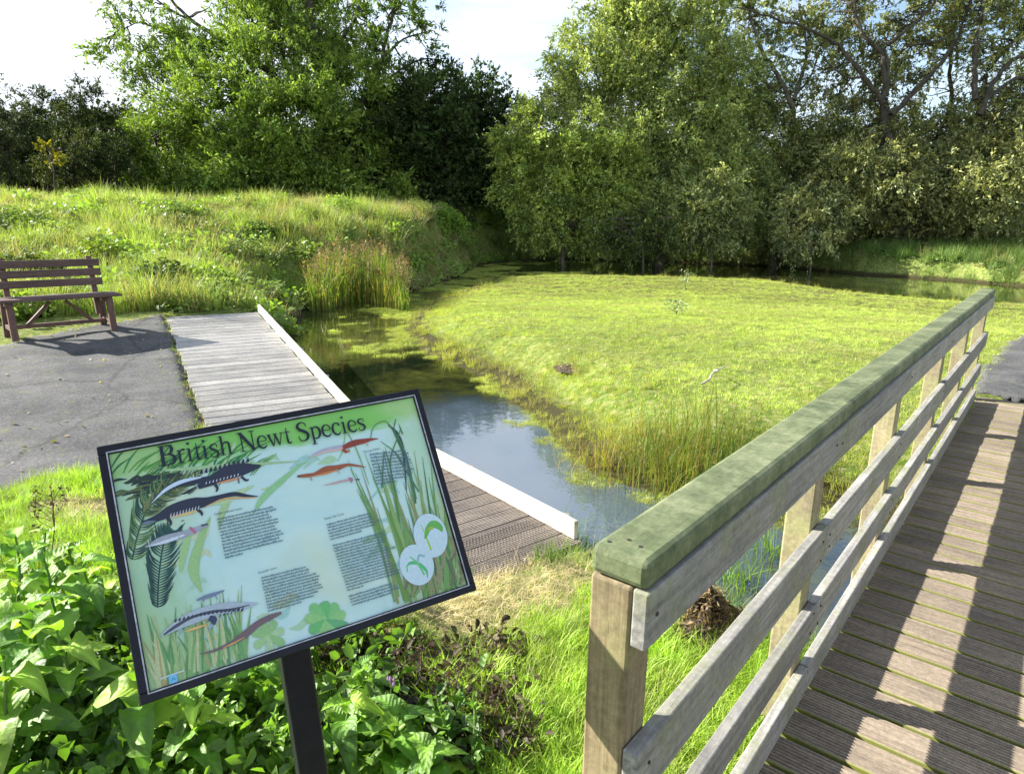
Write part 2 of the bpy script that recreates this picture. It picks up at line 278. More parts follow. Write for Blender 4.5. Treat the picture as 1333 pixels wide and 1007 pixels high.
# ------------------------------------------------------------------ timber materials
def wood(name, c1, c2, moss=None, mossamt=.5, axis='Y', rough=.75, gscale=1, nailn=0, edge=None):
    mt, n, l, b = newmat(name); ms = {'Y': (30, 1.2, 30), 'Z': (30, 30, 1.2), 'X': (1.2, 30, 30)}[axis]
    oi = n.new('ShaderNodeObjectInfo'); tcn = n.new('ShaderNodeTexCoord'); va = n.new('ShaderNodeVectorMath'); va.operation = 'MULTIPLY_ADD'
    va.inputs[1].default_value = (1, 1, 1); cmb = n.new('ShaderNodeCombineXYZ'); mu = n.new('ShaderNodeMath'); mu.operation = 'MULTIPLY'; mu.inputs[1].default_value = 37
    l.new(oi.outputs['Random'], mu.inputs[0])
    for s in range(3): l.new(mu.outputs[0], cmb.inputs[s])
    l.new(tcn.outputs['Object'], va.inputs[0]); l.new(cmb.outputs[0], va.inputs[2])
    g = noise(n, l, 2.2 * gscale, 8, .7, vec=va.outputs[0], mscale=ms); w = noise(n, l, 3, 6, .65, vec=va.outputs[0])
    r = ramp(n, [(.3, c2), (.62, c1)]); l.new(g.outputs['Fac'], r.inputs['Fac'])
    rw = ramp(n, [(.3, (.72, .72, .74)), (.7, (1.12, 1.1, 1.06))]); l.new(w.outputs['Fac'], rw.inputs['Fac'])
    c = mixc(n, l, 1, r.outputs['Color'], rw.outputs['Color'], 'MULTIPLY')
    br = n.new('ShaderNodeMapRange'); br.inputs['To Min'].default_value = .82; br.inputs['To Max'].default_value = 1.15; l.new(oi.outputs['Random'], br.inputs['Value'])
    vm = n.new('ShaderNodeVectorMath'); vm.operation = 'SCALE'; l.new(c, vm.inputs[0]); l.new(br.outputs['Result'], vm.inputs['Scale']); c = vm.outputs[0]
    if moss:
        q = noise(n, l, 4.5, 9, .75, vec=va.outputs[0]); rm = ramp(n, [(.62 - mossamt * .4, (0, 0, 0)), (.78 - mossamt * .3, (1, 1, 1))]); l.new(q.outputs['Fac'], rm.inputs['Fac'])
        c = mixc(n, l, rm.outputs['Color'], c, moss)
    ck = noise(n, l, 7, 5, .8, vec=va.outputs[0], mscale=tuple(q * .9 for q in ms)); rc = ramp(n, [(.30, (.38, .36, .34)), (.37, (1, 1, 1))]); l.new(ck.outputs['Fac'], rc.inputs['Fac']); c = mixc(n, l, 1, c, rc.outputs['Color'], 'MULTIPLY')
    fs = noise(n, l, 55, 4, .7, vec=va.outputs[0]); rf = ramp(n, [(.35, (.78, .78, .78)), (.7, (1.2, 1.2, 1.2))]); l.new(fs.outputs['Fac'], rf.inputs['Fac']); c = mixc(n, l, 1, c, rf.outputs['Color'], 'MULTIPLY')
    if edge:
        sx = n.new('ShaderNodeSeparateXYZ'); l.new(tcn.outputs['Object'], sx.inputs[0]); ab = n.new('ShaderNodeMath'); ab.operation = 'ABSOLUTE'; l.new(sx.outputs[edge[0]], ab.inputs[0])
        ad = n.new('ShaderNodeMath'); ad.operation = 'MULTIPLY_ADD'; q = noise(n, l, 25, 5, .7, vec=va.outputs[0]); l.new(q.outputs['Fac'], ad.inputs[0]); ad.inputs[1].default_value = edge[3]; l.new(ab.outputs[0], ad.inputs[2])
        me_ = n.new('ShaderNodeMapRange'); me_.inputs['From Min'].default_value = edge[1]; me_.inputs['From Max'].default_value = edge[2]; l.new(ad.outputs[0], me_.inputs['Value'])
        c = mixc(n, l, me_.outputs['Result'], c, edge[4])
    l.new(c, b.inputs['Base Color']); b.inputs['Roughness'].default_value = rough; b.inputs['Specular IOR Level'].default_value = .3
    bump(n, l, g.outputs['Fac'], .5, .002, b); return mt
M_DECK = wood('deck_timber', (.31, .255, .195), (.15, .12, .095), axis='X', edge=('Y', .0645, .071, .006, (.17, .19, .03)))
M_PLAT = wood('platform_timber', (.52, .505, .48), (.30, .29, .27), axis='X')
M_PLAT2 = wood('platform_timber_brown', (.30, .26, .225), (.18, .15, .13), axis='X')
M_RAIL = wood('weathered_rail_timber', (.36, .35, .325), (.16, .155, .15), moss=(.23, .24, .14), mossamt=.35)
M_CAP = wood('algae_green_cap_timber', (.12, .15, .07), (.07, .095, .045), moss=(.20, .22, .12), mossamt=.5)
M_POST = wood('post_timber', (.33, .265, .155), (.14, .105, .055), axis='Z', moss=(.24, .23, .10), mossamt=.3)
M_POSTM = wood('mossy_post_timber', (.36, .31, .20), (.24, .20, .125), axis='Z', moss=(.30, .29, .14), mossamt=.4)
M_KERB = simple('white_painted_kerb', (.62, .60, .55), .6, (.36, .34, .28), 14, .2, .002)
M_JOIST = simple('dark_joist_timber', (.13, .10, .07), .85)

# ------------------------------------------------------------------ footbridge
bridge = empty('footbridge', (0, 0, 0), 'timber footbridge with green-capped railing and grooved deck boards crossing the ditch', 'footbridge', rz=-BYAW)
def groove_board(name, length, width, th, ng, mat):
    prof = []; p = width / ng; h = .0055
    for k in range(ng):
        y0 = -width / 2 + k * p; prof += [(y0 + p * .12, -h), (y0 + p * .28, 0), (y0 + p * .72, 0), (y0 + p * .88, -h)]
    prof[0] = (-width / 2, -.004); prof[-1] = (width / 2, -.004)
    prof = prof + [(width / 2, -th), (-width / 2, -th)]
    nn = len(prof); V = [(x, y, z) for x in (-length / 2, length / 2) for y, z in prof]
    Fc = [(i, (i + 1) % nn, nn + (i + 1) % nn, nn + i)[::-1] for i in range(nn)] + [tuple(range(nn)), tuple(range(2 * nn - 1, nn - 1, -1))]
    return mesh(name, V, Fc, mat)
dbm = groove_board('deck_board', 1.31, .134, .036, 9, M_DECK)
s = .93; k = 0
while s < 8.05:
    link('deck_board', dbm, bridge, (.16 + random.uniform(-.006, .006), s, random.uniform(-.003, .001)), (random.uniform(-.008, .008), random.uniform(-.003, .003), random.uniform(-.006, .006))); s += .152; k += 1
for nn_ in (-.40, .16, .72): bevel(link('joist', MB().box((nn_ - .04, .88, -.25), (nn_ + .04, 8.1, -.042)).mesh('joist', M_JOIST), bridge), .004)
for nn_, s0 in ((-.45, 2.9), (.75, 2.9), (-.45, 5.2), (.75, 5.2)): link('pile', MB().box((nn_ - .05, s0 - .05, -1.0), (nn_ + .05, s0 + .05, -.25)).mesh('pile', M_JOIST), bridge)
def timber(name, c0, c1, mat, parent, bv=.004, jit=0):
    c = [(a + b_) / 2 for a, b_ in zip(c0, c1)]; me = MB().box([a - q for a, q in zip(c0, c)], [a - q for a, q in zip(c1, c)]).mesh(name, mat)
    o = link(name, me, parent, c, (random.uniform(-jit, jit), 0, random.uniform(-jit, jit))); bevel(o, bv); return o
PS = [1.09, 2.33, 3.66, 5.11, 6.43, 7.86]
for side in (0, 1):
    def N(a): return a if side == 0 else .32 - a
    def TB(name, n0, n1, s0, s1, z0, z1, mat, jit=0, bv=.004):
        a, b_ = sorted((N(n0), N(n1))); return timber(name, (a, s0, z0), (b_, s1, z1), mat, bridge, bv, jit)
    for i, sf in enumerate(PS):
        o = TB('post', -.604, -.516, sf - .09, sf, -.75, 1.003, M_POST if i == 0 else M_POSTM, bv=.006)
    for z0, z1, e in ((.53, .662, 7.88), (.252, .366, 7.80), (.005, .117, 7.72)):
        TB('rail', -.514, -.482, 1.0, 2.31, z0, z1, M_RAIL, .0012); TB('rail', -.514, -.482, 2.314, 5.03, z0 + .002, z1 + .002, M_RAIL, .0005); TB('rail', -.514, -.482, 5.034, e, z0, z1, M_RAIL, .0005)
    TB('top_rail', -.514, -.482, 1.0, 3.60, .886, 1.003, M_RAIL); TB('top_rail', -.514, -.483, 3.604, 7.93, .886, 1.003, M_RAIL)
    o = TB('cap_rail', -.607, -.487, 1.0, 2.425, 1.005, 1.062, M_CAP, bv=.013); o = TB('cap_rail', -.609, -.491, 2.43, 7.96, 1.004, 1.061, M_CAP, bv=.013)
M_NAIL = simple('nail_rust', (.05, .04, .035), .5)
for z in (.62, .56, .95, .345, .28):
    for sp_ in (1.045, 2.27, 2.36, 3.6, 5.0, 6.4):
        v, f = tube([(0, 0, 0), (.004, 0, 0)], [.0045, .004], 6); v = np.concatenate([v, [[.004, 0, 0]]]); me = mesh('nail', v, [tuple(q) for q in f] + [(6 + j, 6 + (j + 1) % 6, 12) for j in range(6)], M_NAIL)
        link('nail', me, bridge, (-.483, sp_ + random.uniform(-.01, .01), z + random.uniform(-.01, .01)))
for q in ((-.585, 1.03), (-.56, 1.06), (-.53, 1.05)):
    v, f = tube([(0, 0, 0), (0, 0, .003)], [.005, .0045], 6); v = np.concatenate([v, [[0, 0, .003]]]); link('nail', mesh('nail', v, [tuple(a) for a in f] + [(6 + j, 6 + (j + 1) % 6, 12) for j in range(6)], M_NAIL), bridge, (q[0], q[1], 1.060))

# ------------------------------------------------------------------ pond dipping platform
plat = empty('pond_platform', tuple(KN * 1.9 + KD * 2.6 + np.array([0, 0, -.4])), 'low timber pond-dipping platform with white kerb, ramping up beside the water', 'boardwalk')
PL = Vector(plat.location)
def pl(p): return Vector(tuple(map(float, p))) - PL
pb2 = groove_board('platform_board', 1.24, .141, .034, 8, M_PLAT2); pb1 = groove_board('platform_board', 1.20, .131, .034, 8, M_PLAT)
s = 2.56 + .07
while s < 5.43:
    c = KN * 1.915 + KD * s + np.array([0, 0, -.151]); link('platform_board', pb2 if s < 4.6 else pb1, plat, pl(c), (random.uniform(-.01, .01), random.uniform(-.003, .003), -KYAW + random.uniform(-.006, .006))); s += .1505
a1 = math.atan2(D1N[1], D1N[0]); a0 = -KYAW
for q in (.33, .66):   # boards fanning round the bend
    aa = a0 + (a1 - a0) * q; d = np.array([math.cos(aa), math.sin(aa), 0]); c = J - d * .62 + np.array([0, 0, -.003 - q * .001]) + np.array([-d[1], d[0], 0]) * .03
    link('platform_board', pb1, plat, pl(c), (0, 0, aa))
pitch = math.asin(D1[2]); t = .12
while t < 4.62:
    c = J + D1 * t - D1N * (.60 + .012 * math.sin(t * 9)) ; e = Matrix.Rotation(a1 + random.uniform(-.004, .004), 3, 'Z') @ Matrix.Rotation(pitch + random.uniform(-.012, .012), 3, 'X')
    link('platform_board', pb1, plat, pl(c), e.to_euler()); t += .1535
def kerb(p, q, h=.112, w=.030):
    p = np.array(p); q = np.array(q); p[2] += h / 2; q[2] += h / 2; o = link('kerb_board', MB().bar(pl(p), pl(q), w, h).mesh('kerb_board', M_KERB), plat); bevel(o, .004)
kerb(KN * 2.53 + KD * 2.6 + np.array([0, 0, -.150]), J + KN * .02); kerb(J + D1N * .02 + D1 * .01 + np.array([0, 0, .002]), J + D1N * .02 + D1 * 2.9); kerb(J + D1N * .02 + D1 * 2.905, J + D1N * .02 + D1 * 4.66)
for t in (1.2, 2.3, 3.4, 4.4):
    c = J + D1 * t + D1N * .07; link('kerb_peg', MB().bar(pl(c + [0, 0, -.7]), pl(c + [0, 0, .06]), .05, .05, (0, 1, 0)).mesh('kerb_peg', M_PLAT), plat)
for s in (2.75, 3.75, 4.9):
    c = KN * 2.575 + KD * s + np.array([0, 0, -.15]); link('kerb_peg', MB().bar(pl(c + [0, 0, -.7]), pl(c + [0, 0, .085]), .05, .05, (0, 1, 0)).mesh('kerb_peg', M_PLAT2), plat)
for nn_ in (1.4, 2.45): link('bearer', MB().bar(pl(KN * nn_ + KD * 2.58 + [0, 0, -.25]), pl(KN * nn_ + KD * 5.4 + [0, 0, -.25]), .07, .12).mesh('bearer', M_JOIST), plat)
link('bearer', MB().bar(pl(KN * 1.31 + KD * 2.585 + [0, 0, -.215]), pl(KN * 2.52 + KD * 2.585 + [0, 0, -.215]), .05, .05).mesh('bearer', M_JOIST), plat)
for nn_ in (.1, 1.1): link('bearer', MB().bar(pl(J - D1N * nn_ + [0, 0, -.13]), pl(J - D1N * nn_ + D1 * 4.6 + [0, 0, -.13]), .07, .16).mesh('bearer', M_JOIST), plat)
# anti-slip wire netting over the end boards
wv = []
for k in range(-20, 62):
    for dr in (1, -1):
        x0 = 1.32 + k * .022
        p = []; 
        for q in np.linspace(0, .40, 9): p.append((x0 + dr * q * .55, 2.565 + q))
        p = [a for a in p if 1.31 <= a[0] <= 2.49]
        if len(p) > 1: wv.append(tube([KN * a[0] + KD * a[1] + np.array([0, 0, -.1485]) - np.array(PL) for a in (p[0], p[-1])], .0011, 3))
v, f = join(wv); M_WIRE = simple('wire', (.22, .19, .16), .5); tag(link('wire_netting', npmesh('wire_netting', v, f, M_WIRE), plat), kind='stuff')

# ------------------------------------------------------------------ information board
def pline(a, b, c_, d_): pass
corn = [(119, 585), (540, 508), (624, 765), (190, 914)]; rs = [ray(*q) for q in corn]
A = np.array([-rs[1], rs[2], -rs[3]]).T; kk = np.linalg.solve(A, -rs[0]); kk = np.array([1, *kk]); P4 = [CAM + a * r_ for a, r_ in zip(kk, rs)]
scale = .63 / np.linalg.norm(P4[1] - P4[0]); P4 = [CAM + a * scale * r_ for a, r_ in zip(kk, rs)]
SU = (P4[1] - P4[0]) + (P4[2] - P4[3]); SU /= np.linalg.norm(SU); SVv = (P4[0] - P4[3]) + (P4[1] - P4[2]); SVv -= SU * (SVv @ SU); SVv /= np.linalg.norm(SVv); SN = np.cross(SU, SVv)
SC = sum(P4) / 4; SW = .63; SH = .457
hb = hz(SC[0], SC[1]); RS = Matrix(((SU[0], SVv[0], SN[0]), (SU[1], SVv[1], SN[1]), (SU[2], SVv[2], SN[2]))).to_4x4(); RS.translation = Vector(SC)
board = bpy.data.objects.new('information_board', None); COL.objects.link(board)
tag(board, 'tilted black-framed information board about British newts standing on a dark post among the comfrey', 'information board')
def topanel(px, py):   # photo measurement -> metres on the panel face
    d = ray(px, py); t = ((SC - CAM) @ SN) / (d @ SN); p = CAM + d * t - SC; return np.array([p @ SU, p @ SVv])
M_FRAME = simple('black_frame', (.011, .011, .018), .4, (.007, .007, .012), 30, .1, .001, spec=.3)
M_TRIM = simple('pale_trim', (.55, .57, .62), .4, (.3, .3, .36), 60, .1, .001)
w2, h2, fb = SW / 2, SH / 2, .0175
# base of the thing: where its post meets the soil
pdir = -np.cross(SU, np.array([0, 0, 1.])); pdir /= np.linalg.norm(pdir); PD = np.cross(SU, pdir); PD /= np.linalg.norm(PD)   # pdir horizontal, PD along post
if PD[2] > 0: PD = -PD
ptop = SC + SU * (topanel(394, 850)[0]) - SVv * (h2 - .075) - SN * .085
ptop = ptop + PD * 0; base = ptop + PD * ((ptop[2] - hz(ptop[0], ptop[1])) / -PD[2]); board.location = Vector(base)
LOC = RS.copy(); LOC.translation = Vector(SC - base)
def sp_(name, me, bv=0):
    o = link(name, me, board); o.matrix_local = LOC
    if bv: bevel(o, bv)
    return o
sp_('backing_panel', MB().box((-w2 + .004, -h2 + .004, -.018), (w2 - .004, h2 - .004, -.004)).mesh('backing_panel', M_FRAME))
for c0, c1 in (((-w2, h2 - fb, -.02), (w2, h2, .006)), ((-w2, -h2, -.02), (w2, -h2 + fb, .006)), ((-w2, -h2 + fb, -.02), (-w2 + fb, h2 - fb, .006)), ((w2 - fb, -h2 + fb, -.02), (w2, h2 - fb, .006))):
    sp_('frame_bar', MB().box(c0, c1).mesh('frame_bar', M_FRAME), .002)
tw = .0022; q = .0135
for c0, c1 in (((-w2 + q, h2 - q - tw, .004), (w2 - q, h2 - q, .0072)), ((-w2 + q, -h2 + q, .004), (w2 - q, -h2 + q + tw, .0072)), ((-w2 + q, -h2 + q + tw, .004), (-w2 + q + tw, h2 - q - tw, .0072)), ((w2 - q - tw, -h2 + q + tw, .004), (w2 - q, h2 - q - tw, .0072))):
    sp_('trim_strip', MB().box(c0, c1).mesh('trim_strip', M_TRIM))
e = MB().bar(Vector(ptop - base), Vector(base + PD * .4 - base), .058, .058, tuple(SU)).mesh('post', M_FRAME); bevel(link('post', e, board), .004)
sp_('bracket', MB().box((topanel(394, 850)[0] - .06, -h2 + .02, -.05), (topanel(394, 850)[0] + .06, h2 - .20, -.018)).mesh('bracket', M_FRAME), .002)
# printed panel
mt, n, l, b = newmat('printed_panel'); t = n.new('ShaderNodeTexCoord'); s_ = n.new('ShaderNodeSeparateXYZ'); l.new(t.outputs['Object'], s_.inputs[0])
za = noise(n, l, 9, 6, .6, mscale=(1, 2, 1)); zb = noise(n, l, 28, 6, .7, mscale=(1.6, .5, 1)); zc = noise(n, l, 4, 3, .5)
def mth(op, a, b_):
    x = n.new('ShaderNodeMath'); x.operation = op
    for s0, v0 in ((x.inputs[0], a), (x.inputs[1], b_)):
        if hasattr(v0, 'links'): l.new(v0, s0)
        else: s0.default_value = v0
    return x.outputs[0]
def mask(v, a, b_):
    x = n.new('ShaderNodeMapRange'); x.interpolation_type = 'SMOOTHSTEP'; l.new(v, x.inputs['Value']); x.inputs['From Min'].default_value = a; x.inputs['From Max'].default_value = b_; return x.outputs['Result']
xx, yy = s_.outputs['X'], s_.outputs['Y']; na = mth('SUBTRACT', za.outputs['Fac'], .5); nb = mth('SUBTRACT', zb.outputs['Fac'], .5)
c = mixc(n, l, mask(za.outputs['Fac'], .3, .7), (.48, .70, .71), (.58, .76, .73))
top = mth('ADD', mth('ADD', yy, mth('MULTIPLY', na, .07)), mth('MULTIPLY', xx, -.0)); c = mixc(n, l, mask(top, .150, .172), c, (.22, .55, .12))
lf = mth('ADD', mth('MULTIPLY', xx, -1), mth('MULTIPLY', na, .16)); lf2 = mth('ADD', lf, mth('MULTIPLY', nb, .12)); c = mixc(n, l, mth('MULTIPLY', mask(lf2, .13, .27), .6), c, (.24, .46, .17))
bl = mth('ADD', mth('MULTIPLY', mth('ADD', xx, yy), -1), mth('MULTIPLY', nb, .25)); c = mixc(n, l, mth('MULTIPLY', mask(bl, .27, .45), .7), c, (.33, .50, .18))
br_ = mth('ADD', mth('SUBTRACT', xx, mth('MULTIPLY', yy, .75)), mth('MULTIPLY', nb, .22)); c = mixc(n, l, mth('MULTIPLY', mask(br_, .25, .37), .75), c, (.34, .42, .16))
rr_ = mth('ADD', xx, mth('MULTIPLY', nb, .20)); c = mixc(n, l, mth('MULTIPLY', mask(rr_, .19, .28), .5), c, (.40, .60, .28))
tn = mth('MULTIPLY', mask(zc.outputs['Fac'], .52, .70), .45); c = mixc(n, l, tn, c, (.62, .66, .40))
l.new(c, b.inputs['Base Color']); b.inputs['Roughness'].default_value = .3; M_PANEL = mt
g = fb - .001; nv = [(-w2 + g, -h2 + g, 0), (w2 - g, -h2 + g, 0), (w2 - g, h2 - g, 0), (-w2 + g, h2 - g, 0)]
sp_('printed_panel', mesh('printed_panel', nv, [(0, 1, 2, 3)], M_PANEL))
mt, n, l, b = newmat('print_ink'); a = n.new('ShaderNodeAttribute'); a.attribute_name = 'tint'
z = noise(n, l, 260, 3, .6); r = ramp(n, [(.3, (.8, .8, .8)), (.7, (.98, .98, .98))]); l.new(z.outputs['Fac'], r.inputs['Fac']); c = mixc(n, l, 1, a.outputs['Color'], r.outputs['Color'], 'MULTIPLY')
l.new(c, b.inputs['Base Color']); b.inputs['Roughness'].default_value = .35; M_INK = mt
def lin(c): return tuple(((v / 255 + .055) / 1.055) ** 2.4 if v > 10 else v / 255 / 12.92 for v in c)
def catm(P, n_=8):
    P = np.asarray(P, float)
    if len(P) < 3: return P[0] + (P[-1] - P[0]) * np.linspace(0, 1, n_)[:, None]
    Q = np.concatenate([[2 * P[0] - P[1]], P, [2 * P[-1] - P[-2]]]); out = []
    for k in range(len(P) - 1):
        a, b_, c_, d_ = Q[k:k + 4]
        for t in np.linspace(0, 1, n_, endpoint=False): out.append(.5 * (2 * b_ + (c_ - a) * t + (2 * a - 5 * b_ + 4 * c_ - d_) * t * t + (3 * b_ - a - 3 * c_ + d_) * t ** 3))
    return np.array(out + [P[-1]])
class Ink:
    zc = .0004
    def __init__(s): s.v = []; s.f = []; s.c = []; s.z = Ink.zc; Ink.zc += .00012
    def poly(s, P, col, dz=0):
        b0 = len(s.v); s.v += [(p[0], p[1], s.z + dz) for p in P]; s.f.append(tuple(range(b0, b0 + len(P)))); s.c += [col] * len(P)
    def rib(s, P, wd, col, dz=0, n_=6):
        """P: k x 2 in metres, wd list of widths in metres"""
        Q = catm(np.column_stack([P, wd]), n_); p = Q[:, :2]; w_ = np.abs(Q[:, 2]) / 2; t = np.gradient(p, axis=0); t /= np.linalg.norm(t, axis=1)[:, None] + 1e-12; nn_ = np.column_stack([-t[:, 1], t[:, 0]])
        L = p + nn_ * w_[:, None]; R_ = p - nn_ * w_[:, None]; b0 = len(s.v)
        for a_, c_ in zip(L, R_): s.v += [(*a_, s.z + dz), (*c_, s.z + dz)]; s.c += [col, col]
        for k in range(len(p) - 1): s.f.append((b0 + 2 * k + 1, b0 + 2 * k + 3, b0 + 2 * k + 2, b0 + 2 * k))
    def done(s, name, kind=None):
        lx, ly = SW / 2 - .018, SH / 2 - .018; s.v = [(min(max(p[0], -lx), lx), min(max(p[1], -ly), ly), p[2]) for p in s.v]; me = mesh(name, s.v, s.f, M_INK); at_ = me.attributes.new('tint', 'FLOAT_COLOR', 'POINT'); at_.data.foreach_set('color', np.array([(*c_, 1) for c_ in s.c], np.float32).ravel())
        o = sp_(name, me)
        if kind: o['kind'] = kind
        return o
PXM = SW / 440.
def T(L): return np.array([topanel(*q) for q in L])
def px_rib(ink, L, wd, rgb, dz=0): ink.rib(T(L), [w_ * PXM for w_ in wd], lin(rgb), dz)
# washes and water plants painted on the left
I = Ink()
for k in range(42):
    x, y = random.choice([(random.uniform(170, 260), random.uniform(640, 780)), (random.uniform(250, 420), random.uniform(800, 860) - 20), (random.uniform(180, 420), random.uniform(600, 640)), (random.uniform(470, 590), random.uniform(640, 760))]); y = min(y, 880 - (x - 190) * .33); L = random.uniform(18, 50)
    px_rib(I, [(x, y), (x + L * .5, y - L * random.uniform(-.1, .5)), (x + L * .8, y - L * random.uniform(.1, .7))], [2, random.uniform(6, 13), 2], random.choice([(170, 212, 190), (176, 214, 176), (188, 214, 170), (165, 210, 205), (200, 214, 180)]), k * 1e-6)
I.done('painted_wash', 'stuff')
I = Ink()
for k in range(60):
    x = random.uniform(140, 330); y = 600 + random.uniform(-8, 30) - (x - 140) * .10; L = random.uniform(18, 46); a = random.uniform(-.5, .2)
    px_rib(I, [(x, y + 18), (x + L * .4, y + 5 + a * 10), (x + L, y - 6 + a * 20)], [1, 2.4, .5], random.choice([(60, 140, 70), (80, 150, 60), (40, 110, 70), (110, 160, 80)]), k * 1e-6)
I.done('painted_bank_weed', 'stuff')
I = Ink()
for k in range(70):
    x = random.uniform(140, 235); y = 640 + random.uniform(-12, 16) - (x - 140) * .12; L = random.uniform(14, 30)
    px_rib(I, [(x, y), (x + L * .5, y - 4), (x + L, y - 9 + random.uniform(-4, 6))], [1, 3.5, .6], random.choice([(30, 45, 55), (40, 60, 50), (90, 105, 60), (25, 35, 50)]), k * 1e-6)
I.done('painted_mud_bank', 'stuff')
def frond(spine, wl_, rgbs, n_=46, lean=.9):
    I = Ink(); S = catm(T(spine), 12); px_rib(I, spine, [1.8] * len(spine), rgbs[0]); 
    for k in range(n_):
        u = k / n_; p = S[int(u * (len(S) - 1))]; d = S[-1] - S[0]; d = d / np.linalg.norm(d); sd = 1 if k % 2 else -1; nn_ = np.array([-d[1], d[0]]) * sd
        L = wl_ * PXM * (1 - abs(u - .45) * .9) * random.uniform(.8, 1.15); e = p + nn_ * L * .75 + d * L * lean; m_ = p + nn_ * L * .45 + d * L * .3
        I.rib(np.array([p, m_, e]), [.9 * PXM, 2.2 * PXM, .4 * PXM], lin(random.choice(rgbs)), (k + 1) * 1e-6)
    return I.done('painted_water_weed')
frond([(205, 790), (207, 748), (214, 705), (228, 690)], 26, [(35, 75, 70), (45, 90, 80), (30, 60, 65)], 70)
frond([(172, 728), (181, 690), (196, 655), (222, 625)], 26, [(40, 85, 60), (80, 120, 70), (35, 65, 65), (110, 135, 80)], 60)
frond([(186, 668), (215, 640), (262, 618)], 20, [(90, 110, 60), (60, 80, 60), (120, 130, 80)], 46)
I = Ink()
for L, w_, c_ in (([(235, 745), (240, 715), (250, 690)], [2, 9, 1], (165, 205, 140)), ([(262, 770), (252, 740), (262, 700), (274, 672)], [2, 12, 9, 1], (160, 200, 135)), ([(330, 668), (345, 645), (385, 610), (400, 600)], [1, 9, 5, 1], (150, 205, 150)), ([(285, 690), (290, 665), (305, 640)], [1, 9, 1], (175, 205, 150)), ([(250, 655), (290, 650), (330, 632)], [2, 12, 2], (185, 215, 165)), ([(215, 612), (300, 606), (390, 600)], [3, 6, 1], (165, 200, 150))):
    px_rib(I, L, w_, c_, len(I.v) * 1e-7)
I.done('painted_pond_leaf')
I = Ink()
for k in range(85):
    x = random.uniform(205, 325); y = 895 - (x - 205) * .33 + random.uniform(-10, 6); L = random.uniform(35, 95); a = random.uniform(-22, 16) - 6
    px_rib(I, [(x, y), (x + a * .4, y - L * .5), (x + a, y - L)], [3, 3.2, .5], random.choice([(130, 175, 110), (110, 165, 100), (160, 190, 130), (175, 165, 110), (95, 150, 90), (190, 200, 150)]), k * 1e-6)
I.done('painted_grass', 'stuff')
# reeds on the right
I = Ink()
for k in range(46):
    u = k / 45; x = 520 + 80 * u + random.uniform(-8, 8); y = 790 - 20 * u + random.uniform(-12, 6) ; topx = x - 52 + 38 * u + random.uniform(-26, 22); topy = random.uniform(575, 690) - 10 * u
    px_rib(I, [(x, y), ((x * .6 + topx * .4) + 2, y * .55 + topy * .45), (topx, topy)], [3.4, 3.6, .5], random.choice([(120, 165, 95), (85, 140, 80), (145, 180, 110), (70, 120, 75), (150, 150, 100), (110, 150, 70)]), k * 1e-6)
for k in range(50):
    x = random.uniform(520, 612); y = 775 - (x - 520) * .3 + random.uniform(-30, 10); px_rib(I, [(x, y), (x + 4, y - 14), (x - 3, y - 34)], [3, 5, 1], random.choice([(135, 150, 95), (110, 130, 85), (150, 150, 110), (120, 115, 90)]), 5e-5 + k * 1e-6)
for L, w_, c_ in (([(541, 655), (533, 610), (523, 585), (508, 553)], [2.4, 2.6, 3.2, .6], (60, 105, 75)), ([(520, 680), (514, 640), (508, 600), (518, 568), (522, 556)], [3, 2.5, 2, 1.5, .4], (85, 140, 80)), ([(482, 572), (486, 556), (500, 548), (510, 556)], [1.4, 1.6, 1.6, 2], (110, 150, 80)), ([(515, 545), (513, 560), (521, 575), (530, 600), (541, 650)], [1, 2, 2.6, 3.6, 3.6], (75, 120, 85)),
               ([(495, 574), (515, 590), (530, 615), (545, 640)], [.6, 2, 3, 2], (80, 130, 90)), ([(497, 635), (500, 590), (506, 600), (514, 640)], [2.2, 1.4, 1.4, 2.4], (80, 130, 95)), ([(519, 552), (524, 565), (520, 556)], [1, 2, 1], (90, 140, 70)), ([(450, 560), (446, 585), (440, 600)], [1, 1.4, .6], (140, 190, 110)), ([(452, 562), (466, 590), (480, 630)], [1.6, 1.8, 1], (140, 175, 110))):
    px_rib(I, L, w_, c_, 1.1e-4 + len(I.v) * 1e-8)
I.done('painted_reed', 'stuff')
I = Ink(); px_rib(I, [(505, 553), (516, 563), (523, 580), (526, 598), (529, 640)], [1, 4.5, 5.5, 3.6, 1], (50, 65, 75)); I.done('painted_bulrush')
# leaf rosettes at the foot
def rosette(cx, cy, R_, rgbs, n_=7):
    I = Ink()
    for k in range(n_):
        a = 2 * math.pi * k / n_ + .3; L = R_ * random.uniform(.85, 1.1); d = (math.cos(a), -math.sin(a))
        px_rib(I, [(cx, cy), (cx + d[0] * L * .5, cy + d[1] * L * .5), (cx + d[0] * L * .85, cy + d[1] * L * .8), (cx + d[0] * L, cy + d[1] * L * .9)], [3, R_ * .38, R_ * .42, 3], random.choice(rgbs), k * 1e-6)
    return I.done('painted_leaf_rosette')
rosette(350, 826, 24, [(165, 205, 145), (150, 195, 130), (175, 210, 160)]); rosette(425, 806, 30, [(130, 200, 125), (110, 190, 115), (150, 205, 130), (105, 180, 120)], 9)
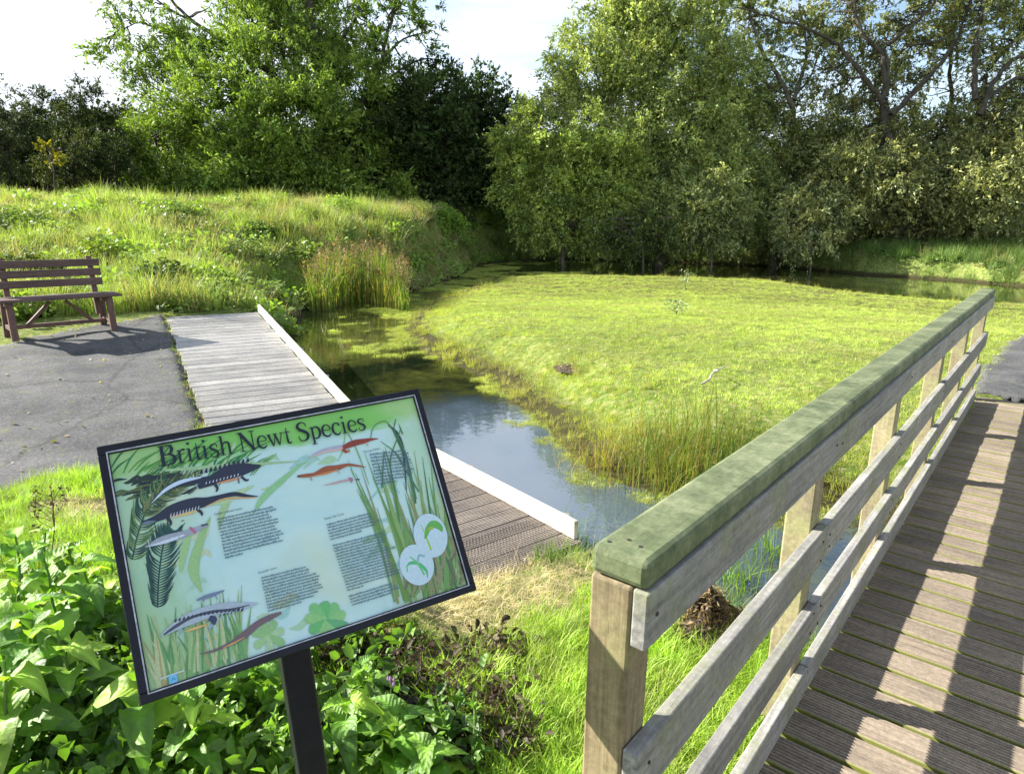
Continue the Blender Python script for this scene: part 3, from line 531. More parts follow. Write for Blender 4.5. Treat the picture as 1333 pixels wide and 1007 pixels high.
# newts: (body outline ribbons) head, trunk, tail plus legs
DK = (44, 50, 72)
def newt(parts): 
    I = Ink(); q = 0
    for L, w_, c_ in parts: px_rib(I, L, w_, c_, q); q += 3e-6
    return I.done('painted_newt')
newt([([(196, 655), (212, 640), (232, 629), (262, 625), (280, 622)], [1, 5, 9, 8, 9], DK), ([(197, 655), (215, 638), (236, 627), (262, 621)], [.5, 4, 5, 2], (205, 225, 245)),
      ([(258, 634), (285, 621), (300, 614), (318, 610), (330, 608), (339, 606)], [6, 17, 19, 16, 9, 3], DK), ([(282, 629), (300, 625), (315, 621)], [1, 3.5, 1], (215, 150, 110))] +
     [([(262 + 6 * k, 617 - 1.6 * k), (263 + 6 * k, 611 - 1.5 * k)], [4.5, 1.5], DK) for k in range(11)] + [([(280, 630), (283, 636), (281, 640)], [4, 3, 1.5], DK), ([(314, 620), (320, 625), (324, 624)], [3, 3, 1.5], DK), ([(256, 634), (250, 640), (245, 643)], [3, 2, 2], (90, 100, 90)), ([(310, 622), (311, 629)], [2, 2], (110, 110, 110))] +
     [([(268 + 4.6 * k, 630 - 1.2 * k), (269 + 4.6 * k, 627 - 1.2 * k)], [1.2, .6], (225, 230, 235)) for k in range(10)])
newt([([(184, 681), (205, 674), (225, 664), (250, 656), (268, 653), (285, 647), (305, 643), (320, 645), (336, 646)], [3, 9, 15, 16, 12, 6, 6, 4, .8], DK), ([(222, 673), (245, 668), (262, 663)], [1, 3, 1], (230, 190, 120)), ([(268, 659), (290, 650), (312, 648), (334, 647.5)], [1, 2, 2, .5], (225, 170, 110)), ([(218, 674), (222, 679), (222, 684)], [4, 3.4, 2], DK), ([(256, 662), (262, 667), (263, 671)], [4, 3.4, 2], DK), ([(185, 682), (192, 680), (203, 678)], [2, 4, 1], (110, 130, 150)), ([(236, 678), (240, 677)], [1, 1], DK)] +
     [([(222 + 4 * k, 673 - 1.1 * k), (223 + 4 * k, 668 - 1.1 * k)], [1.1, .6], (220, 225, 230)) for k in range(10)])
newt([([(190, 712), (208, 704), (225, 699), (243, 694), (258, 688), (271, 683)], [1, 9, 10, 8, 6, 3], (165, 170, 185)), ([(193, 711), (215, 705), (240, 696)], [.5, 4, 2], (215, 225, 240)), ([(247, 686), (251, 690), (255, 694)], [2, 4, 2], (190, 110, 140)), ([(262, 684), (271, 682)], [3, 2], (80, 85, 105)), ([(234, 698), (230, 704)], [1.4, 1], (170, 175, 190))])
newt([([(400, 597), (418, 588), (440, 583), (455, 581)], [.8, 5, 7, 6], (190, 180, 200)), ([(402, 596), (424, 588), (450, 584)], [.4, 2.4, 2], (225, 190, 180)), ([(446, 583), (460, 577), (474, 574), (483, 572), (492, 571)], [6, 9, 7, 4, 1], (150, 65, 50)), ([(446, 584), (450, 588), (455, 586)], [5, 4, 2], (165, 75, 50)), ([(452, 587), (456, 589)], [1.4, 1], (230, 165, 90)), ([(476, 576), (479, 581)], [1.4, 1], (220, 160, 120))])
newt([([(387, 620), (398, 619), (410, 617), (424, 611), (438, 609), (452, 605), (464, 606), (476, 608)], [3, 5, 5, 9, 8, 4, 3, .8], (165, 90, 55)), ([(410, 619), (424, 616), (437, 612)], [1, 3, 1], (215, 130, 70)), ([(404, 620), (406, 626)], [2, 1], (205, 140, 80)), ([(387, 620), (391, 620)], [2.4, 3], (70, 70, 80)), ([(438, 611), (442, 617)], [1.6, 1], (205, 170, 130))])
newt([([(420, 632), (434, 629), (446, 626), (458, 624)], [.6, 2.4, 3, 2], (205, 165, 165)), ([(453, 622), (457, 624), (457, 628)], [1, 5, 1], (185, 120, 150)), ([(463, 624), (468, 624)], [2, 2], (80, 100, 110))])
newt([([(256, 781), (270, 776), (282, 772), (292, 768)], [2, 5, 4, 1], (120, 135, 165)), ([(266, 778), (264, 783)], [2, 1], (130, 140, 165)), ([(280, 774), (283, 780)], [1.4, 1], (130, 140, 165))])
newt([([(211, 827), (225, 817), (245, 806), (265, 798), (285, 792), (305, 790), (320, 788), (336, 785)], [3, 9, 14, 15, 12, 13, 8, .8], (175, 190, 205)), ([(213, 826), (230, 814), (250, 803), (275, 796), (300, 793), (325, 787)], [2, 4, 3.5, 3.5, 3, 1], (75, 80, 95)), ([(240, 822), (255, 817), (270, 812)], [.8, 3, .8], (235, 190, 110)), ([(272, 804), (278, 806), (278, 813)], [6, 8, 3], (60, 70, 100)), ([(276, 812), (272, 820)], [3, 1], (150, 175, 210)), ([(238, 820), (233, 826)], [2, 1], (150, 175, 210))] +
     [([(228 + 5.4 * k, 812 - 17 * math.sin((k + 2) / 19 * 1.57)), (229.5 + 5.4 * k, 808 - 17 * math.sin((k + 2) / 19 * 1.57))], [3.2, 1.2], (50, 55, 75)) for k in range(17)] + [([(230 + 8 * k, 821 - 2.4 * k), (231 + 8 * k, 820 - 2.4 * k)], [1.6, 1.6], (70, 80, 100)) for k in range(7)] + [([(286 + 5 * k, 803 - 1.6 * k), (287 + 5 * k, 799 - 1.6 * k)], [1.2, 1], (50, 60, 85)) for k in range(7)])
newt([([(260, 851), (280, 846), (300, 837), (318, 826), (335, 812), (352, 803), (366, 797)], [.8, 3, 5, 9, 8, 7, 3], (120, 100, 105)), ([(290, 843), (303, 837), (318, 829)], [.6, 2, .8], (215, 165, 90)), ([(318, 827), (322, 830)], [2, 1], (130, 100, 95))])
# round insets
def disc(cx, cy, rx, ry, rot):
    I = Ink(); cr, sr = math.cos(rot), math.sin(rot); L = [(cx + rx * math.cos(a) * cr - ry * math.sin(a) * sr, cy + rx * math.cos(a) * sr + ry * math.sin(a) * cr) for a in np.linspace(0, 2 * np.pi, 40, endpoint=False)]
    I.poly(T(L)[::-1], lin((205, 228, 240))); return I
I = disc(560, 697, 21.5, 29, -.25); px_rib(I, [(547, 682), (554, 698), (561, 716)], [1, 2.5, 3], (165, 215, 90), 3e-5); px_rib(I, [(553, 701), (557, 688), (564, 682), (572, 686), (575, 692)], [3, 9, 11, 9, 3], (110, 185, 90), 4e-5); px_rib(I, [(557, 690), (561, 687), (563, 689)], [2, 4, 2], (175, 195, 80), 5e-5); I.done('painted_egg_inset')
I = disc(542, 735, 22, 27, -.3); px_rib(I, [(529, 738), (533, 733), (543, 733), (554, 742), (556, 752)], [1, 4, 5, 4, 1], (90, 190, 130), 3e-5); px_rib(I, [(533, 724), (543, 733), (552, 748)], [1.5, 3, 3], (120, 205, 130), 4e-5); px_rib(I, [(543, 733), (545, 723), (553, 724)], [2, 3, 2], (130, 190, 190), 5e-5); px_rib(I, [(529, 736), (530, 744)], [2.4, 1.5], (120, 205, 120), 6e-5); I.done('painted_egg_inset')
# small logo bottom left
I = Ink(); px_rib(I, [(209, 883), (225, 877), (240, 872)], [2, 2, 2], (200, 215, 205)); L = [(219, 879), (230, 876), (232, 887), (221, 891)]; I.poly(T(L)[::-1], lin((120, 195, 235)), 1e-5); px_rib(I, [(223, 886), (226, 882), (229, 884)], [1, 2, 1], (80, 160, 210), 2e-5); I.done('painted_logo')
# body text: too small to read in the photograph, set as rows of word shapes
def textblock(x0, y0, x1, y1, x2, y2, lines, widths):
    """x0,y0 start of the first line; x1,y1 its direction point; x2,y2 start of the last line"""
    I = Ink(); A_ = topanel(x0, y0); B_ = topanel(x1, y1); C_ = topanel(x2, y2); u = B_ - A_; Lu = np.linalg.norm(u); u = u / Lu; v = (C_ - A_) / max(1, lines - 1); up = -v / np.linalg.norm(v); xh = np.linalg.norm(v) * .42; col = lin((95, 122, 138))
    for k in range(lines):
        s0 = A_ + v * k; x = 0; Lk = Lu * widths[k % len(widths)]
        while x < Lk:
            wl_ = random.uniform(2.2, 9) * xh * .62; e = min(x + wl_, Lk); y_ = x
            while y_ < e:        # letters
                lw = xh * random.choice([.45, .55, .6, .35]); hgt = xh * random.choice([1, 1, 1, 1.55]); lo = -xh * .45 if random.random() < .1 else 0
                a_ = s0 + u * y_ + up * lo; b_ = s0 + u * (y_ + lw * .8) + up * lo; I.poly([a_, b_, b_ + up * (hgt - lo) * random.uniform(.8, 1), a_ + up * (hgt - lo)], col); y_ += lw
            x = e + xh * .5
    return I.done('body_text', 'stuff')
textblock(283, 677, 358, 660, 293, 727, 13, [.96, 1, .86, .9, 1, 1, .92, .95, 1, 1.04, .95, 1, .3])
textblock(340, 753, 400, 738, 349, 796, 12, [.95, 1.02, 1.0, 1.15, 1.2, 1.18, 1.15, 1.2, 1.22, 1.1, 1, .7])
textblock(425, 684, 482, 669, 430, 703, 6, [1, 1.0, 1.05, 1.16, 1.05, .7])
textblock(433, 711, 500, 694, 452, 769, 17, [1, 1.02, 1, .96, .9, .98, 1.1, .95, 1, .96, .92, .94, 1, .96, 1.05, 1.02, .3])
textblock(454, 777, 510, 760, 458, 788, 4, [1, 1.05, 1.1, .9])
textblock(481, 593, 530, 587, 490, 631, 10, [.95, 1, .98, 1, 1.02, .96, 1.04, .98, .8, .5])
# headings in plain capitals and lower case
def heading(txt, xa, ya, xb, yb_, size=None):
    cu = bpy.data.curves.new('heading', 'FONT'); cu.body = txt; cu.size = 1; tmp = bpy.data.objects.new('tmp', cu); COL.objects.link(tmp); dg = bpy.context.evaluated_depsgraph_get(); me = bpy.data.meshes.new_from_object(tmp.evaluated_get(dg)); bpy.data.objects.remove(tmp)
    co = np.array([v.co[:] for v in me.vertices]); wdt = co[:, 0].max() - co[:, 0].min(); A_ = topanel(xa, ya); B_ = topanel(xb, yb_); u = B_ - A_; Lu = np.linalg.norm(u); u = u / Lu; k = Lu / wdt; up = np.array([-u[1], u[0]])
    zz = Ink().z
    for v in me.vertices: p = A_ + u * v.co.x * k + up * v.co.y * k; v.co = (p[0], p[1], zz)
    me.materials.clear(); me.materials.append(M_INK); a_ = me.attributes.new('tint', 'FLOAT_COLOR', 'POINT'); a_.data.foreach_set('color', np.tile(np.array([*lin((55, 70, 85)), 1], np.float32), len(me.vertices)))
    me.name = 'heading'; sp_('heading', me)
heading('Great crested newt', 279, 671, 315, 663); heading('Smooth newt', 336, 747, 360, 740); heading('Newt Life Cycle', 422, 677, 447, 670); heading('Palmate Newt', 473, 590, 494, 585)
# serif title
GL = {
 'B': (.66, [([(.16, 0), (.16, 1)], [.13, .13]), ([(.16, .975), (.34, .975), (.49, .93), (.53, .76), (.46, .58), (.30, .525), (.16, .525)], [.05, .05, .09, .13, .09, .05, .05]), ([(.16, .525), (.36, .525), (.54, .45), (.60, .27), (.52, .09), (.34, .025), (.16, .025)], [.05, .05, .09, .14, .09, .05, .05]), ([(.03, .98), (.2, .98)], [.04, .04]), ([(.03, .02), (.2, .02)], [.04, .04])]),
 'r': (.36, [([(.13, 0), (.13, .62)], [.09, .09]), ([(.13, .5), (.2, .62), (.28, .65), (.34, .60)], [.04, .06, .08, .09]), ([(.03, .02), (.25, .02)], [.035, .035]), ([(.03, .60), (.13, .64)], [.03, .05])]),
 'i': (.29, [([(.14, 0), (.14, .64)], [.09, .09]), ([(.04, .02), (.24, .02)], [.035, .035]), ([(.04, .60), (.14, .65)], [.03, .05]), ([(.13, .84), (.13, .95)], [.11, .11])]),
 't': (.30, [([(.14, .85), (.14, .2), (.17, .05), (.24, .02), (.30, .08)], [.03, .09, .09, .06, .02]), ([(.03, .62), (.29, .62)], [.045, .045])]),
 's': (.40, [([(.33, .46), (.32, .60), (.22, .65), (.11, .60), (.08, .48), (.17, .38), (.28, .30), (.34, .18), (.29, .05), (.18, 0), (.08, .05), (.06, .2)], [.03, .04, .05, .07, .09, .10, .10, .09, .07, .05, .04, .03])]),
 'h': (.52, [([(.13, 0), (.13, .98)], [.09, .09]), ([(.13, .48), (.22, .62), (.33, .64), (.40, .55), (.41, .3), (.41, 0)], [.04, .06, .08, .09, .09, .09]), ([(.03, .02), (.23, .02)], [.035, .035]), ([(.31, .02), (.51, .02)], [.035, .035]), ([(.03, .94), (.13, .98)], [.03, .05])]),
 'N': (.74, [([(.15, 0), (.15, .98)], [.05, .05]), ([(.60, .02), (.60, .98)], [.05, .05]), ([(.12, .98), (.62, 0)], [.14, .12]), ([(.01, .98), (.18, .98)], [.04, .04]), ([(.04, .02), (.26, .02)], [.04, .04]), ([(.49, .98), (.71, .98)], [.04, .04])]),
 'e': (.46, [([(.08, .37), (.39, .37), (.37, .55), (.25, .65), (.12, .58), (.06, .36), (.10, .12), (.24, .01), (.36, .06), (.41, .16)], [.035, .04, .06, .05, .08, .10, .09, .08, .06, .02])]),
 'w': (.70, [([(.07, .63), (.22, .01)], [.10, .06]), ([(.22, .01), (.36, .60)], [.04, .04]), ([(.33, .63), (.48, .01)], [.10, .06]), ([(.48, .01), (.62, .63)], [.04, .04]), ([(0, .63), (.17, .63)], [.035, .035]), ([(.26, .63), (.43, .63)], [.035, .035]), ([(.54, .63), (.69, .63)], [.035, .035])]),
 'S': (.56, [([(.45, .72), (.43, .90), (.30, .99), (.15, .93), (.09, .77), (.17, .62), (.34, .50), (.46, .37), (.48, .22), (.40, .06), (.26, .0), (.12, .07), (.08, .30)], [.03, .05, .05, .09, .12, .13, .14, .13, .12, .09, .05, .05, .03])]),
 'p': (.52, [([(.14, -.28), (.14, .64)], [.09, .09]), ([(.14, .52), (.26, .64), (.40, .57), (.46, .34), (.40, .10), (.27, .01), (.14, .09)], [.04, .06, .09, .10, .09, .06, .04]), ([(.03, -.27), (.25, -.27)], [.035, .035]), ([(.03, .60), (.14, .65)], [.03, .05])]),
 'c': (.44, [([(.37, .49), (.34, .61), (.24, .65), (.12, .58), (.06, .34), (.11, .11), (.24, .01), (.34, .05), (.40, .16)], [.09, .07, .05, .08, .10, .09, .08, .06, .02])]),
 ' ': (.25, [])}
def title():
    I = Ink(); A_ = topanel(208, 608); B_ = topanel(477, 559.5); u = B_ - A_; Lt = np.linalg.norm(u); u = u / Lt; up = np.array([-u[1], u[0]]) * .86; txt = 'British Newt Species'; wt = sum(GL[c_][0] for c_ in txt); k = Lt / wt; x = 0; q = 0
    for c_ in txt:
        wd, st = GL[c_]
        for P, ww in st:
            P = np.array(P); pts = np.array([A_ + u * (x + p[0]) * k + up * p[1] * k for p in P]); I.rib(pts, [v * k for v in ww], lin((22, 30, 45)), q, 7); q += 1e-6
        x += wd
    I.done('title_lettering')
title()

# ------------------------------------------------------------------ bench
FL = ground(21, 447); FR = ground(149, 432); bx_ = FR - FL; bx_[2] = 0; BL_ = np.linalg.norm(bx_); bx_ /= BL_; bang = math.atan2(bx_[1], bx_[0])
bench = empty('park_bench', (FL + FR) / 2 + [0, 0, .01], 'purple-brown slatted timber bench with crossed bracing at the path edge', 'bench', rz=bang)
tilt = math.atan2((FR - FL)[2], BL_)
M_BENCH = wood('stained_bench_timber', (.145, .095, .085), (.075, .05, .048), axis='X'); M_BLEG = wood('bench_leg_timber', (.17, .10, .085), (.09, .055, .045), axis='Z')
hw = BL_ / 2
def bb(name, p, q, w_, h_, mat, up=(0, 0, 1)): return bevel(link(name, MB().bar(p, q, w_, h_, up).mesh(name, mat), bench), .004)
for sx_ in (-1, 1):
    x = sx_ * hw
    bb('leg', (x, 0, 0), (x, .05, .43), .05, .07, M_BLEG, (1, 0, 0)); bb('leg', (x + .0 * sx_, .42, -.02), (x, .36, .44), .05, .07, M_BLEG, (1, 0, 0)); bb('back_post', (x - .055 * sx_, .34, .20), (x - .055 * sx_, .50, .90), .05, .06, M_BLEG, (1, 0, 0))
    bb('seat_bearer', (x - .01 * sx_, .02, .40), (x - .01 * sx_, .44, .40), .045, .06, M_BLEG); bb('side_rail', (x, .03, .13), (x, .40, .13), .04, .05, M_BLEG)
    bb('brace', (sx_ * hw * .70, .22, .12), (sx_ * .08, .22, .40), .035, .05, M_BLEG, (0, 1, 0))
bb('stretcher', (-hw, .22, .13), (hw, .22, .13), .045, .045, M_BLEG)
for y_ in (.04, .165, .29): bb('seat_slat', (-hw - .10, y_, .452), (hw + .13, y_, .452), .11, .032, M_BENCH)
for k in range(3): bb('backrest_slat', (-hw - .10, .395 + .022 * k - .01, .60 + .115 * k), (hw + .04, .395 + .022 * k - .01, .60 + .115 * k), .028, .088, M_BENCH)

# ------------------------------------------------------------------ foliage builders
def rnd_frames(n_, up=.3):
    d = rng.normal(0, 1, (n_, 3)); d[:, 2] *= .8; d /= np.linalg.norm(d, axis=1)[:, None]
    nn_ = rng.normal(0, 1, (n_, 3)); nn_[:, 2] = np.abs(nn_[:, 2]) + up; nn_ -= d * np.sum(nn_ * d, 1)[:, None]; nn_ /= np.linalg.norm(nn_, axis=1)[:, None] + 1e-9
    return d, nn_, np.cross(d, nn_)
def leaves(name, C_, size, col, mat, asp=.5, up=.4, var=.25, fold=.12, huevar=.06, hexa=False, dirs=None, lt=None):
    n_ = len(C_); d, nn_, sdv = rnd_frames(n_, up)
    if dirs is not None:
        d = dirs / np.linalg.norm(dirs, axis=1)[:, None]; nn_ = rng.normal(0, .6, (n_, 3)) + [0, 0, up + .5]; nn_ -= d * np.sum(nn_ * d, 1)[:, None]; nn_ /= np.linalg.norm(nn_, axis=1)[:, None] + 1e-9; sdv = np.cross(d, nn_)
    if hexa:
        s_ = size * rng.uniform(.5, 1.4, n_)[:, None]; w_ = s_ * asp * rng.uniform(.7, 1.2, n_)[:, None]; P = [C_ - d * s_ * .5]
        for u, q in ((-.2, .42), (.2, .36)): P.append(C_ + d * s_ * u + sdv * w_ * q + nn_ * s_ * .14)
        P.append(C_ + d * s_ * .55 - nn_ * s_ * .1)
        for u, q in ((.2, .36), (-.2, .42)): P.append(C_ + d * s_ * u - sdv * w_ * q + nn_ * s_ * .14)
        V = np.stack(P, 1).reshape(-1, 3); k6 = np.arange(n_)[:, None] * 6; Fq = np.concatenate([k6 + [0, 3, 2, 1], k6 + [0, 5, 4, 3]]); t = np.asarray(col)[None] * rng.uniform(1 - var, 1 + var, n_)[:, None]
        return npmesh(name, V, Fq, mat, False, np.repeat(np.clip(t, .005, 1), 6, 0))
    s_ = size * rng.uniform(.5, 1.4, n_)[:, None]; w_ = s_ * asp * rng.uniform(.7, 1.3, n_)[:, None]
    b0 = C_ - d * s_ * .5; tp = C_ + d * s_ * .5; lf = C_ - d * s_ * .08 + sdv * w_ * .5 + nn_ * s_ * fold; rt = C_ - d * s_ * .08 - sdv * w_ * .5 + nn_ * s_ * fold
    V = np.stack([b0, rt, tp, lf], 1).reshape(-1, 3); Fq = np.arange(4 * n_).reshape(-1, 4)
    t = np.asarray(col)[None] * rng.uniform(1 - var, 1 + var, n_)[:, None]; t = t * (1 + rng.normal(0, huevar, (n_, 1)) * np.array([[1, .15, -.2]])); t = np.clip(t * (1 if lt is None else lt[:, None]), 0.005, 1)
    return npmesh(name, V, Fq, mat, False, np.repeat(t, 4, 0))
def clusters(lobes, dens, crad, per, shell=.55, droop=0.):
    """twig-tip clusters inside ellipsoid lobes; returns leaf centres and tips"""
    tips = []
    for c, r_ in lobes:
        r_ = np.broadcast_to(np.asarray(r_, float), (3,)); nc = max(6, int(dens * r_[0] * r_[2] * 4)); u = rng.normal(0, 1, (nc, 3)); u /= np.linalg.norm(u, axis=1)[:, None]
        rad = (shell + (1 - shell) * rng.uniform(0, 1, nc) ** .6) * (1 + .16 * np.sin(u[:, 0] * 5 + c[0]) * np.sin(u[:, 2] * 6 + c[1]) + .1 * rng.normal(0, 1, nc))
        tips.append(c + u * rad[:, None] * r_)
    tips = np.concatenate(tips); cen = np.array([c for c, _ in lobes]).mean(0); out = tips - cen; out /= np.linalg.norm(out, axis=1)[:, None] + 1e-9
    # each tip carries a handful of twigs and each twig a row of leaves
    nt = rng.poisson(max(2, per / 14), len(tips)); it = np.repeat(np.arange(len(tips)), nt); td = out[it] * .5 + rng.normal(0, .7, (len(it), 3)) + [0, 0, .25 - droop]; td /= np.linalg.norm(td, axis=1)[:, None]
    tl = crad * rng.uniform(.9, 2.6, len(it)); st = tips[it] + rng.normal(0, crad * .45, (len(it), 3)); lk = rng.poisson(14, len(it)); il = np.repeat(np.arange(len(it)), lk); u = rng.uniform(.05, 1, len(il))[:, None]
    C_ = st[il] + td[il] * tl[il][:, None] * u - np.array([0, 0, .35]) * (tl[il][:, None] * u) ** 2 + rng.normal(0, crad * .13, (len(il), 3))
    global LDIR, LTINT
    LDIR = td[il] + rng.normal(0, .45, (len(il), 3)); LTINT = (rng.uniform(.72, 1.25, len(tips))[it] * rng.uniform(.85, 1.15, len(it)))[il]
    return C_, tips
LDIR = None; LTINT = None
def skeleton(base, limbs, tips, r0, mat, root, name='trunk', twigs=120, tr=.012):
    """limbs: list of point lists starting near the trunk"""
    tr_ = []; 
    for pts, ra, rb in limbs:
        P = np.asarray(pts, float); Q = catm(P, 7); Q[1:-1] += rng.normal(0, .25 * ra, Q[1:-1].shape); tr_.append(tube(Q, np.linspace(ra, rb, len(Q)), 8))
    v, f = join(tr_[:1]); link('trunk', npmesh('trunk', v - base, f, mat, True), root)
    seg = []
    if len(tr_) > 1: seg += tr_[1:]
    nodes = np.concatenate([catm(np.asarray(p, float), 7)[1:] for p, _, _ in limbs])
    for tp in tips[rng.permutation(len(tips))[:twigs]]:
        k = np.argmin(np.linalg.norm((nodes - tp) * [1, 1, 1.4], axis=1) + rng.uniform(0, 1.2, len(nodes))); q = wiggle(nodes[k], tp, 7, .35, .06); seg.append(tube(q, np.linspace(tr * 2.4, tr * .5, 7), 4))
    v, f = join(seg); o = link('branches', npmesh('branches', v - base, f, mat, True), root); return o
def tree(name, label, cat, base, lobes, limbs, dens, crad, per, lsize, col, mat=M_LEAF, bark=M_BARK, group=None, shell=.5, twigs=120, asp=.5, droop=0, tr=.012, var=.25, up=.4, extra=None):
    base = np.asarray(base, float); root = empty(name, base, label, cat, group); C_, tips = clusters(lobes, dens, crad, per, shell, droop)
    ld, lt = LDIR, LTINT
    if extra: C2, t2 = clusters(extra[0], *extra[1:]); C_ = np.concatenate([C_, C2]); ld = np.concatenate([ld, LDIR]); lt = np.concatenate([lt, LTINT]); tips = np.concatenate([tips, t2])
    skeleton(base, limbs, tips, 0, bark, root, twigs=twigs, tr=tr)
    me = leaves('crown', C_ - base, lsize, col, mat, asp, up, var, dirs=ld, lt=lt); o = link('crown', me, root)
    return root
def LB(px, py, D, rp, fl=1., dp=1.): c = atd(px, py, D); r_ = rp / F * D; return (c, (r_, r_ * dp, r_ * fl))
def gp(px, py, D):   # ground point under a bearing at depth D
    p = atd(px, py, D); p[2] = hz(p[0], p[1]); return p

# ------------------------------------------------------------------ trees, left and middle
ab = gp(440, 265, 31)
def AP(x, y, D=31): return atd(x, y, D)
ash_l = [LB(400, 245, 29.5, 32), LB(450, 250, 29.5, 34), LB(500, 248, 30.0, 34), LB(330, 240, 29.5, 30), LB(160, 200, 30.0, 26), LB(205, 195, 29.1, 52), LB(285, 150, 29.1, 62), LB(190, 95, 30.4, 30), LB(350, 95, 30.4, 70), LB(300, 215, 28.4, 45), LB(395, 170, 29.7, 75), LB(470, 120, 31.6, 60), LB(455, 215, 31.0, 55), LB(510, 190, 32.3, 45), LB(370, 220, 29.1, 45), LB(530, 120, 33.0, 32), LB(340, 30, 31.6, 55), LB(250, 75, 30.4, 40), LB(420, 45, 33.0, 50), LB(240, 235, 27.8, 25)]
trunk = [ab + [0, 0, -.2], AP(438, 215), AP(430, 150), AP(415, 80), AP(400, 10), AP(390, -80)]
limbs = [(trunk, .5, .14), ([AP(430, 170), AP(370, 110), AP(300, 60), AP(235, 15), AP(205, -40)], .17, .04), ([AP(425, 130), AP(330, 130), AP(250, 150), AP(200, 180)], .15, .03), ([AP(430, 190), AP(480, 120), AP(500, 60), AP(520, -20)], .16, .05),
         ([AP(470, 110), AP(520, 55), AP(560, 40)], .07, .02), ([AP(415, 80), AP(460, 30), AP(475, -40)], .1, .05), ([AP(300, 60), AP(215, 40), AP(180, 30), AP(150, 45)], .05, .015), ([AP(480, 120), AP(540, 80), AP(575, 78)], .06, .02), ([AP(330, 120), AP(330, 40), AP(320, -30)], .09, .04), ([AP(245, 25), AP(210, 5), AP(185, -20)], .05, .03), ([AP(380, 105), AP(360, 40), AP(372, -30)], .1, .05)]
ash_x = [LB(165, 35, 30.4, 38), LB(215, 20, 30.4, 30), LB(470, 20, 31.6, 60), LB(540, 20, 31.6, 45), LB(555, 75, 31.6, 24), LB(130, 70, 30.4, 9), LB(400, -15, 33.0, 60), LB(300, -15, 31.6, 45), LB(510, -15, 31.6, 45)]
r1 = tree('ash_tree', 'large broad ash tree with bright green leaves at the top left beyond the bench', 'tree', ab, ash_l, limbs, 3.0, .50, 250, .19, (.23, .33, .075), shell=.45, twigs=520, tr=.02, asp=.36, var=.35, extra=(ash_x, 1.8, .32, 80, .2))
# dark evergreens behind
for k, (x, D, tops, lab) in enumerate(((575, 31, [(570, 130, 45), (560, 190, 60), (585, 250, 45), (600, 210, 45)], 'dark holm oak just right of the ash tree crown'), (625, 34, [(620, 125, 30), (640, 160, 42), (610, 190, 50), (640, 225, 45), (622, 265, 40)], 'dark holm oak between the ash tree and the willows, lit only at the top'), (510, 33, [(500, 200, 70), (530, 240, 55), (470, 250, 60)], 'dark holm oak hidden low behind the ash tree'))):
    b0 = gp(x, 270, D); b0[2] -= .2; tree('holm_oak', lab, 'tree', b0, [LB(a, b_, D, r_, 1, .9) for a, b_, r_ in tops], [([b0, (b0 + atd(x, 200, D)) / 2, atd(x, 150, D)], .3, .08)], 6, .36, 140, .17, (.055, .09, .03), group='dark trees behind the pond', shell=.3, twigs=60)
# gorse and scrub far left
for x, D, lo, lab, col in ((112, 27, [(118, 140, 30), (100, 165, 28), (105, 195, 38), (135, 185, 34)], 'dark rounded gorse bush against the sky, left of the ash tree', (.055, .075, .028)), (62, 29, [(62, 142, 24), (75, 165, 28), (45, 190, 38), (80, 205, 34)], 'dark bluish gorse bush second from the left edge', (.05, .075, .035)),
                          (10, 27, [(8, 165, 34), (15, 205, 30), (-20, 170, 50)], 'grey-green scrub bush at the left edge of the photo', (.08, .10, .055)), (95, 24, [(95, 205, 30), (112, 220, 24), (70, 218, 20)], 'near low dark gorse bush in front of the taller gorse', (.06, .075, .025)), (150, 25, [(150, 205, 28), (160, 230, 25)], 'small dark gorse bush tucked against the ash tree foliage', (.055, .085, .028))):
    b0 = gp(x, 235, D); b0[2] -= .3; tree('gorse_bush', lab, 'bush', b0, [LB(a, b_, D, r_, 1, .9) for a, b_, r_ in lo], [([b0, b0 + [0, 0, .6], atd(x, 195, D)], .1, .03)], 20, .15, 110, .09, col, group='dark gorse bushes at the back left', shell=.8, twigs=40, asp=.35)
b0 = gp(-5, 235, 33); tree('silver_birch', 'thin pale-leaved tree with see-through crown at the far left edge', 'tree', b0, [LB(-5, 115, 33, 22), LB(25, 130, 33, 14), LB(-30, 90, 33, 30)], [([b0, atd(-5, 170, 33), atd(-8, 100, 33)], .12, .03), ([atd(-5, 170, 33), atd(20, 140, 33), atd(38, 122, 33)], .05, .015)], 3, .3, 40, .12, (.09, .11, .06), twigs=60, shell=.2)
b0 = gp(68, 232, 22); tree('yellow_leaved_shrub', 'small yellow-green shrub in front of the dark gorse on the left', 'shrub', b0, [LB(68, 208, 22, 14), LB(62, 195, 22, 9)], [([b0, atd(68, 200, 22)], .04, .01)], 12, .13, 40, .10, (.26, .24, .03), twigs=20)

